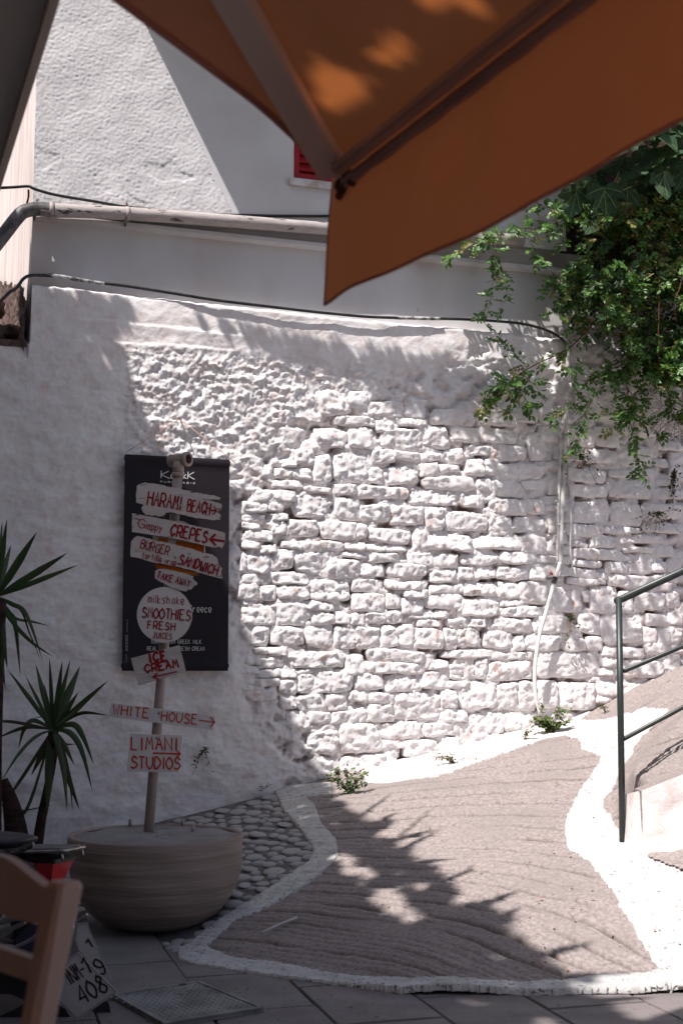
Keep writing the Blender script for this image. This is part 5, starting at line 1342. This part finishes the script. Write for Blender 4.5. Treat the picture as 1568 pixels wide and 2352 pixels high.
# ---------------------------------------------------------------- yuccas
def P7(x, y): return (.3068 * x, 1160.3 + .3068 * y)
def yucca(label, crown, leaves, Y, trunks):
    t = thing('yucca', label, 'plant', tuple(at(*crown, Y)), 'potted yuccas at the left edge')
    for k, lf in enumerate(leaves):
        tip = lf[0]; w = lf[1]; via = lf[2:]
        pix = [crown] + [P7(*q) for q in via] + [P7(*tip)]
        r4 = random.Random(k); dep = r4.uniform(-.22, .16)
        pts = [at(u, v, Y + dep * (i / (len(pix) - 1))) for i, (u, v) in enumerate(pix)]
        pts = smooth_path(pts, 10 if len(pts) < 4 else 6) if len(pts) > 2 else [pts[0].lerp(pts[1], i / 10) for i in range(11)]
        V, F = [], []; m = len(pts)
        vw = Vector((r4.uniform(-.35, .35), -1, r4.uniform(-.2, .5))).normalized()
        for i, p in enumerate(pts):
            tt = i / (m - 1); d = (pts[min(i + 1, m - 1)] - pts[max(i - 1, 0)]).normalized(); s = d.cross(vw).normalized(); nn2 = s.cross(d)
            ww = w * .3068 / 3000 * Y * min(1, .35 + tt * 2.2) * min(1, ((1 - tt) / .42) ** .8 if tt < 1 else 0)
            V += [p - s * ww / 2 - nn2 * ww * .14, p + nn2 * ww * .06, p + s * ww / 2 - nn2 * ww * .14]
            if i:
                o = 3 * (i - 1); F += [(o, o + 1, o + 4, o + 3), (o + 1, o + 2, o + 5, o + 4)]
        mobj('leaf', V, F, M['yucca_dry'] if (len(lf) > 2 and k % 4 == 1) else M['yucca'], t, True)
    for tr, r in trunks: tube('trunk', [at(u, v, Y) for u, v in tr], r, M['yucca_bark'], t, 12)
M['yucca_bark'] = mat('yucca bark', (.065, .035, .03), .95, .1, var=(.03, .02, .018), scale=10, bump=1, bscale=25, bdist=.015, stretch=(1, 1, 2.5))
M['yucca_dry'] = mat('drying yucca leaf', (.055, .04, .025), .8, .2, var=(.04, .05, .02), scale=5)
c2_ = (122, 1675)
yucca('full yucca plant standing left of the sign post', c2_, [((60, 1230), 34), ((190, 1270), 26), ((268, 1185), 42), ((372, 1135), 30), ((468, 1160), 46), ((530, 1145), 34), ((603, 1200), 62), ((588, 1400), 50), ((815, 1310), 40), ((812, 1572), 26, (600, 1560)),
    ((705, 1945), 44, (545, 1640), (620, 1730)), ((695, 2145), 44, (520, 1700), (610, 1830)), ((560, 1950), 36, (480, 1790)), ((598, 2285), 60, (440, 1780), (500, 2000)), ((505, 2295), 44, (430, 1770), (480, 2000)), ((545, 2290), 30, (455, 1790), (520, 2050)),
    ((355, 2325), 66, (375, 1840), (365, 2080)), ((235, 2025), 50, (330, 1830)), ((10, 2070), 26, (260, 1740), (130, 1880)), ((-20, 2290), 26, (290, 1850), (120, 2110)), ((140, 1825), 36, (250, 1610), (180, 1680)), ((-60, 1622), 24, (100, 1622)),
    ((-60, 1760), 28, (190, 1665)), ((255, 1592), 16, (340, 1590)), ((330, 1600), 40), ((430, 1400), 30), ((330, 1330), 26), ((425, 2240), 26, (200, 2280), (60, 2310)), ((650, 1480), 34), ((570, 1790), 16, (480, 1780))], 6.45,
    [([(123, 1680), (122, 1730), (112, 1800), (96, 1880), (84, 1960)], [.026, .024, .020, .024, .028]), ([(8, 1790), (24, 1840), (36, 1900), (44, 1980)], [.022, .040, .055, .065])])
c1_ = (-8, 1370)
yucca('yucca cut by the left edge, only its right hand leaves in view', c1_, [((20, 118), 34), ((55, 100), 46), ((87, 290), 44), ((278, 200), 62), ((512, 355), 58), ((592, 445), 44), ((375, 905), 22, (110, 840), (240, 870)), ((402, 1138), 30, (60, 830), (220, 1010)),
    ((325, 1170), 34, (90, 740), (200, 820)), ((310, 1165), 14, (150, 780), (220, 950)), ((155, 1282), 44, (60, 800), (115, 900)), ((58, 1225), 56, (0, 820), (25, 1000)), ((45, 1395), 34, (-20, 850), (10, 1100)), ((-20, 1300), 50, (-60, 900)), ((-150, 300), 50), ((-300, 500), 50),
    ((-300, 900), 50), ((-60, 120), 50), ((-200, 1150), 50, (-150, 800)), ((140, 600), 30)], 6.35, [([(-8, 1380), (-10, 1500), (-16, 1700), (-20, 1960)], [.05, .045, .045, .05])])
# ---------------------------------------------------------------- fallen leaves and a twig
V, F, MI = [], [], []
r5 = random.Random(44)
for k in range(420):
    if k < 300: u, v = r5.uniform(560, 1568), r5.uniform(1650, 2260)
    elif k < 370: u, v = r5.uniform(1250, 1568), r5.uniform(1650, 2000)
    else: u, v = r5.uniform(420, 1300), r5.uniform(2190, 2352)
    p = ong(u, v)
    if p.y > wall_y(p.x) - .03 or (p.x < -.5 and p.y > 6): continue
    p.z += .012 if k < 370 else .006
    a = r5.uniform(0, 6.28); d = Vector((math.cos(a), math.sin(a), r5.uniform(-.1, .25))).normalized()
    add_leaf(V, F, MI, p, d, Vector((r5.uniform(-.4, .4), r5.uniform(-.4, .4), 1)).normalized(), r5.uniform(.008, .019), 0 if r5.random() < .6 else 1, 1.3)
M['fall_a'] = mat('dry orange leaf', (.42, .15, .05), .8, .2, var=(.30, .10, .04), scale=8)
M['fall_b'] = mat('dry brown leaf', (.24, .11, .06), .8, .2)
lt = mesh_mi('fallen_leaves', V, F, MI, [M['fall_a'], M['fall_b']], None)
tag(lt, 'scatter of small dry orange leaves on the lane', 'fallen leaves', kind='stuff')
a, b = ong(600, 2155), ong(682, 2119)
a.z += .02; b.z += .02
tag(tube('stick', [a, a.lerp(b, .5) + Vector((0, 0, .003)), b], .006, M['sign_plank']), 'short pale stick lying on the ramp near the painted strip', 'stick')
# ================================================================ MOPED AND CHAIR AT THE LOWER LEFT
def P8(x, y): return (.2 * x, 1881.6 + .2 * y)
def m8(x, y, Y): return at(*P8(x, y), Y)
M['black_plastic'] = mat('black plastic', (.016, .015, .016), .5, .4, var=(.024, .022, .024), scale=12, bump=.1, bscale=200)
M['seat_vinyl'] = mat('black vinyl seat', (.014, .013, .015), .45, .5, bump=.25, bscale=300, bdist=.001)
M['silver'] = mat('dusty silver paint', (.23, .22, .23), .45, .5, .4, var=(.16, .15, .155), scale=6)
M['navy'] = mat('dark blue fairing', (.030, .032, .060), .35, .5, coat=.4)
M['chrome'] = mat('worn chrome', (.55, .53, .52), .25, .5, .9, var=(.35, .32, .30), scale=18)
M['red_lens'] = mat('red tail lens', (.55, .008, .012), .15, .6, coat=.6)
M['amber'] = mat('amber lens', (.8, .20, .01), .2, .6)
M['rubber'] = mat('tyre rubber', (.018, .017, .017), .8, .3, bump=.3, bscale=60)
M['plate'] = mat('number plate', (.50, .50, .51), .5, .4, var=(.42, .42, .43), scale=9)
M['plate_ink'] = mat('number plate ink', (.018, .018, .02), .5, .3)
def loft(name, secs, m, parent, smooth=True):
    """secs: list of closed rings with the same number of points"""
    k = len(secs[0]); V = [p for s in secs for p in s]; F = []
    for i in range(len(secs) - 1):
        for j in range(k): F.append((i * k + j, i * k + (j + 1) % k, (i + 1) * k + (j + 1) % k, (i + 1) * k + j))
    F.append(tuple(range(k - 1, -1, -1))); F.append(tuple((len(secs) - 1) * k + j for j in range(k)))
    return mobj(name, V, F, m, parent, smooth)
def moped(label, rear, axis, plate_txt, plate_quad, Yp, full=True):
    """rear: point under the tail; axis: unit vector from rear to front"""
    t = thing('moped', label, 'moped', (rear.x, rear.y, 0), 'mopeds parked behind the chair')
    X = axis; Sd = Vector((-axis.y, axis.x, 0)); Z = Vector((0, 0, 1))
    def q(x, y, z): return Vector((rear.x, rear.y, 0)) + X * x + Sd * y + Z * z
    def ring(x, zc, hw, hh, zb=None, n=16, p=2.6):
        out = []
        for i in range(n):
            a = 2 * math.pi * i / n; c, s = math.cos(a), math.sin(a)
            out.append(q(x, hw * math.copysign(abs(c) ** (2 / p), c), zc + hh * math.copysign(abs(s) ** (2 / p), s)))
        return out
    return t, q, ring
Xa = Vector((-.90, .44, 0)).normalized()
rear = at(158, 2000, 4.55); rear.z = 0
t, q, ring = moped('dark moped with silver rear rack, red tail light and number plate 408', rear, Xa, None, None, None)
zR = at(150, 1955, 4.5).z
# seat, tail, rack, light, plate, wheel
seat = loft('seat', [ring(x, zR + dz, w, h) for x, dz, w, h in ((.185, .020, .045, .008), (.20, .014, .085, .018), (.27, .012, .105, .026), (.45, .010, .115, .030), (.65, .0, .11, .035), (.80, -.01, .09, .035), (.88, -.01, .05, .02))], M['seat_vinyl'], t)
loft('tail_fairing', [ring(x, zR + dz, w, h) for x, dz, w, h in ((.10, -.055, .05, .02), (.14, -.06, .075, .035), (.30, -.075, .10, .05), (.60, -.10, .115, .075), (.95, -.13, .11, .09), (1.1, -.20, .08, .10))], M['navy'], t)
rk = prism('rear_rack', [q(.22, -.075, zR - .012), q(.22, .075, zR - .012), q(-.005, .055, zR + .002), q(-.02, .03, zR + .003), q(-.02, -.03, zR + .003), q(-.005, -.055, zR + .002)], Vector((0, 0, .008)), M['silver'], t, .002)
tube('rack_rim', [q(.2, -.08, zR - .012), q(0, -.062, zR + .0), q(-.025, -.03, zR + .003), q(-.025, .03, zR + .003), q(0, .062, zR), q(.2, .08, zR - .012)], .0055, M['chrome'], rk, 10)
for y in (-.055, .055): tube('rack_hook', [q(-.012, y, zR - .002), q(-.018, y, zR - .034)], .0042, M['chrome'], rk, 8, 1)
loft('tail_light', [[q(.10, -.055, zR - .045), q(.10, .055, zR - .045), q(.085, .04, zR - .115), q(.085, -.04, zR - .115)], [q(.02, -.058, zR - .042), q(.02, .058, zR - .042), q(.045, .035, zR - .110), q(.045, -.035, zR - .110)]], M['red_lens'], t, False)
prism('light_housing', [q(.13, -.062, zR - .022), q(.13, .062, zR - .022), q(.012, .060, zR - .030), q(.012, -.060, zR - .030)], Vector((0, 0, -.014)), M['black_plastic'], t, .003)
# brand letters on the side of the seat
ls_ = at(*P8(175, 385), 4.40); 
def fs(u, v, lift): return at(u, v, 4.372 - lift)
badge = prism('seat_band', [at(*P8(150, 360), 4.385), at(*P8(370, 268), 4.385), at(*P8(385, 325), 4.385), at(*P8(170, 425), 4.385)], Vector((0, .03, 0)), M['seat_vinyl'], seat, .002)
M['dim_print'] = mat('grey seat print', (.20, .195, .20), .6, .3)
lettering('brand_print', [('HONDA', P8(172, 392), P8(362, 305), 8, 1.7, 2.2)], fs, M['dim_print'], t, 4, .03)
# mudguard and plate bracket
loft('mudguard', [[q(.12 - .03 * k, -.05, zR - .10 - .055 * k), q(.12 - .03 * k, .05, zR - .10 - .055 * k), q(.105 - .03 * k, .05, zR - .10 - .055 * k), q(.105 - .03 * k, -.05, zR - .10 - .055 * k)] for k in range(6)], M['black_plastic'], t, False)
# wheel
wc = q(.34, 0, .19); 
def wheel(c, r, parent):
    V, F = [], []
    for i in range(40):
        a = 2 * math.pi * i / 40
        for j in range(12):
            b = 2 * math.pi * j / 12; rr_ = r + .038 * math.cos(b)
            V.append(c + Xa * rr_ * math.cos(a) + Vector((0, 0, rr_ * math.sin(a))) + Vector((-Xa.y, Xa.x, 0)) * .042 * math.sin(b))
    for i in range(40):
        for j in range(12): F.append((i * 12 + j, i * 12 + (j + 1) % 12, ((i + 1) % 40) * 12 + (j + 1) % 12, ((i + 1) % 40) * 12 + j))
    ty = mobj('tyre', V, F, M['rubber'], parent, True)
    s = Vector((-Xa.y, Xa.x, 0))
    tube('hub', [c - s * .05, c + s * .05], .04, M['silver'], parent, 16, 1)
    for k in range(6):
        a = math.pi * k / 3; tube('spoke', [c, c + Xa * (r - .03) * math.cos(a) + Vector((0, 0, (r - .03) * math.sin(a)))], .009, M['silver'], parent, 8, 1)
wheel(wc, .165, t); wheel(q(1.55, 0, .19), .165, t)
loft('engine_cover', [ring(x, z, w, h) for x, z, w, h in ((.30, .22, .09, .05), (.38, .24, .12, .09), (.6, .25, .12, .10), (.78, .24, .08, .06))], M['silver'], t)
loft('front_shield', [ring(x, z, w, h) for x, z, w, h in ((1.05, .30, .06, .05), (1.2, .42, .18, .12), (1.32, .52, .2, .2), (1.42, .55, .16, .16), (1.47, .5, .05, .08))], M['navy'], t)
tube('handlebar', [q(1.25, -.3, .86), q(1.3, -.1, .84), q(1.3, .1, .84), q(1.25, .3, .86)], .014, M['black_plastic'], t, 10)
tube('exhaust', [q(.05, -.14, .22), q(.4, -.14, .18), q(.7, -.1, .16)], [.035, .038, .02], M['chrome'], t, 14)
tube('indicator', [m8(428, 1530, 3.9), m8(470, 1545, 3.9)], .010, M['amber'], t, 10, 1)
for pts_, r_2 in (([(0, 1180), (190, 1130), (330, 1140)], .012), ([(0, 1370), (140, 1260), (290, 1180)], .008), ([(150, 1480), (330, 1400), (480, 1290)], .006), ([(180, 1740), (230, 1800), (330, 1790), (420, 1770)], .006)):
    tube('frame_tube', [m8(x, y, 4.25) for x, y in pts_], r_2, M['silver'], t, 8)
loft('side_panel', [[m8(x, y, Y_) for x, y in ((180, 1370), (330, 1230), (470, 1200), (520, 1250), (490, 1500), (300, 1540), (190, 1500))] for Y_ in (4.30, 4.40)], M['navy'], t, False)
loft('footboard', [[m8(x, y, Y_) for x, y in ((-60, 2010), (120, 2010), (270, 2070), (285, 2110), (180, 2180), (0, 2260), (-60, 2260))] for Y_ in (4.05, 4.15)], M['silver'], t, False)
loft('lower_cowl', [[m8(x, y, Y_) for x, y in ((-60, 1700), (430, 1760), (520, 2000), (760, 2200), (900, 2400), (300, 2500), (-60, 2500))] for Y_ in (4.42, 4.52)], M['black_plastic'], t, False)
loft('tyre_flank', [[m8(x, y, Y_) for x, y in ((760, 2080), (1000, 2060), (1180, 2050), (1255, 2110), (1272, 2220), (1262, 2420), (720, 2420))] for Y_ in (4.50, 4.60)], M['rubber'], t)
# plates
def plate(quad, Y, txt, parent):
    poly = [m8(x, y, Y) for x, y in quad]
    pl = prism('number_plate', poly, Vector((0, .003, 0)), M['plate'], parent)
    pts = [P8(*p) for p in quad]; cx = sum(p[0] for p in pts) / len(pts); cy = sum(p[1] for p in pts) / len(pts)
    inn = [(cx + (u - cx) * .955, cy + (v - cy) * .955) for u, v in pts]
    items = [('line', inn + [inn[0]], .9)] + [(s_, P8(*a), P8(*b), h * .2, th * .2, *g) for s_, a, b, h, th, g in txt]
    lettering('plate_text', items, lambda u, v, lift: at(u, v, Y - .0015 - lift), M['plate_ink'], pl, 3, .0)
    return pl
plate([(800, 1590), (905, 1530), (1352, 1985), (890, 2312), (735, 2155), (640, 2040)], 4.30, [('408', (958, 2130), (1250, 1965), 215, 24, (2.6,)), ('INM', (820, 1900), (960, 1815), 190, 18, (2.6,)), ('1', (985, 1800), (1075, 1752), 190, 24, ()), ('-', (940, 1765), (985, 1740), 60, 20, ())], t)
t2, q2, ring2 = moped('second moped almost hidden by the chair, its number plate behind the first one', rear + Vector((-.12, .35, 0)), Xa, None, None, None)
plate([(1000, 1190), (1035, 1290), (1275, 1850), (1240, 1880), (900, 1510), (860, 1390), (880, 1200)], 4.42, [('9', (1150, 1800), (1225, 1760), 190, 22, ()), ('1', (1010, 1500), (1085, 1455), 100, 20, ())], t2)
loft('mudguard', [[m8(x, y, Y_) for x, y in ((900, 1080), (960, 1045), (1022, 1035), (1030, 1080), (1000, 1110), (1020, 1180), (1010, 1350), (930, 1460), (870, 1420), (860, 1200))] for Y_ in (4.45, 4.55)], M['silver'], t2, False)
tube('rack_rim', [m8(870, 1200, 4.44), m8(930, 1140, 4.44), m8(1010, 1090, 4.44)], .006, M['chrome'], t2, 8)
q = q2
wheel(q2(.45, .1, .19), .165, t2); wheel(q2(1.6, .1, .19), .165, t2)
loft('body', [ring2(x, z, w, h) for x, z, w, h in ((.25, .42, .06, .03), (.4, .44, .1, .06), (.8, .42, .11, .08), (1.2, .4, .08, .1), (1.4, .6, .12, .16), (1.5, .62, .04, .06))], M['navy'], t2)
# ---------------------------------------------------------------- chair
M['chair'] = mat('beige painted chair wood', (.40, .31, .265), .55, .35, var=(.37, .285, .24), scale=7, bump=.06, bscale=60)
M['rush'] = mat('woven rush seat', (.40, .30, .18), .9, .2, var=(.30, .22, .13), scale=30, bump=.8, bscale=90, stretch=(1, 6, 1))
YC = 1.72
topR = m8(745, 745, YC); botv = m8(440, 2352, YC)
ax = (botv - topR); ax = ax * (topR.z / (topR.z - botv.z))   # down to the paving
ch = thing('chair', 'beige wooden ladder back cafe chair in the near left corner', 'chair', tuple(topR + ax))
bd = Vector((-.72, .69, 0)).normalized()      # along the back, away from the visible post
fd = Vector((-.69, -.72, 0)).normalized()     # seat side
def post(name, top, foot, a=.019, b=.019):
    V = []; N_ = 7
    secs = []
    for i in range(N_):
        t_ = i / (N_ - 1); c = top.lerp(foot, t_); k = 1.0 if i else .80
        secs.append([c + (bd * sx_ * a + fd * sy_ * b) * k for sx_, sy_ in ((-1, -.55), (-.55, -1), (.55, -1), (1, -.55), (1, .55), (.55, 1), (-.55, 1), (-1, .55))])
    secs.insert(1, [top.lerp(foot, .008) + (bd * sx_ * a + fd * sy_ * b) for sx_, sy_ in ((-1, -.75), (-.75, -1), (.75, -1), (1, -.75), (1, .75), (.75, 1), (-.75, 1), (-1, .75))])
    return loft(name, secs, M['chair'], ch, False)
foot = topR + ax
post('rear_leg', topR + Vector((0, 0, .004)), foot)
W_ = .40
post('rear_leg', topR + bd * W_ + Vector((0, 0, .004)), foot + bd * W_)
def slat(zt0, zt1, zb, arch, nm='back_slat'):
    """curved slat between the posts; zt: heights of top edge at ends / middle, relative to post top"""
    ring_ = []
    n = 28; V, F = [], []
    for i in range(n + 1):
        t_ = i / n; d = bd * (W_ * t_); bow = -fd * (.008 * math.sin(math.pi * t_)) * 1.0
        zt = zt0 + (zt1 - zt0) * arch(t_)
        for (z_, o_) in ((zt, -.008), (zt, .008), (zb, .008), (zb, -.008)):
            k = -z_ / topR.z
            V.append(topR + ax * k + d + bow + fd * o_)
    for i in range(n):
        for j in range(4): F.append((4 * i + j, 4 * i + (j + 1) % 4, 4 * i + 4 + (j + 1) % 4, 4 * i + 4 + j))
    return mobj(nm, V, F, M['chair'], ch, False)
slat(-.008, .020, -.054, lambda t_: float(sst(.03, .42, t_) * sst(.97, .58, t_)))
slat(-.098, -.095, -.124, lambda t_: math.sin(math.pi * t_))
zs = .45
k = (topR.z - zs) / topR.z
s0 = topR + ax * k
sq_ = [s0, s0 + bd * W_, s0 + bd * (W_ + .02) + fd * .40, s0 - bd * .02 + fd * .40]
sq_ = [Vector((p.x, p.y, zs)) for p in sq_]
prism('seat', sq_, Vector((0, 0, -.035)), M['rush'], ch, .008)
for c_ in (sq_[2], sq_[3]): post('front_leg', Vector((c_.x, c_.y, zs - .005)), Vector((c_.x, c_.y, 0)))
for z_ in (.18, .30):
    for a_, b_ in ((sq_[0], sq_[3]), (sq_[1], sq_[2]), (sq_[2], sq_[3])):
        tube('stretcher', [Vector((a_.x, a_.y, z_)), Vector((b_.x, b_.y, z_))], .010, M['chair'], ch, 10, 1)
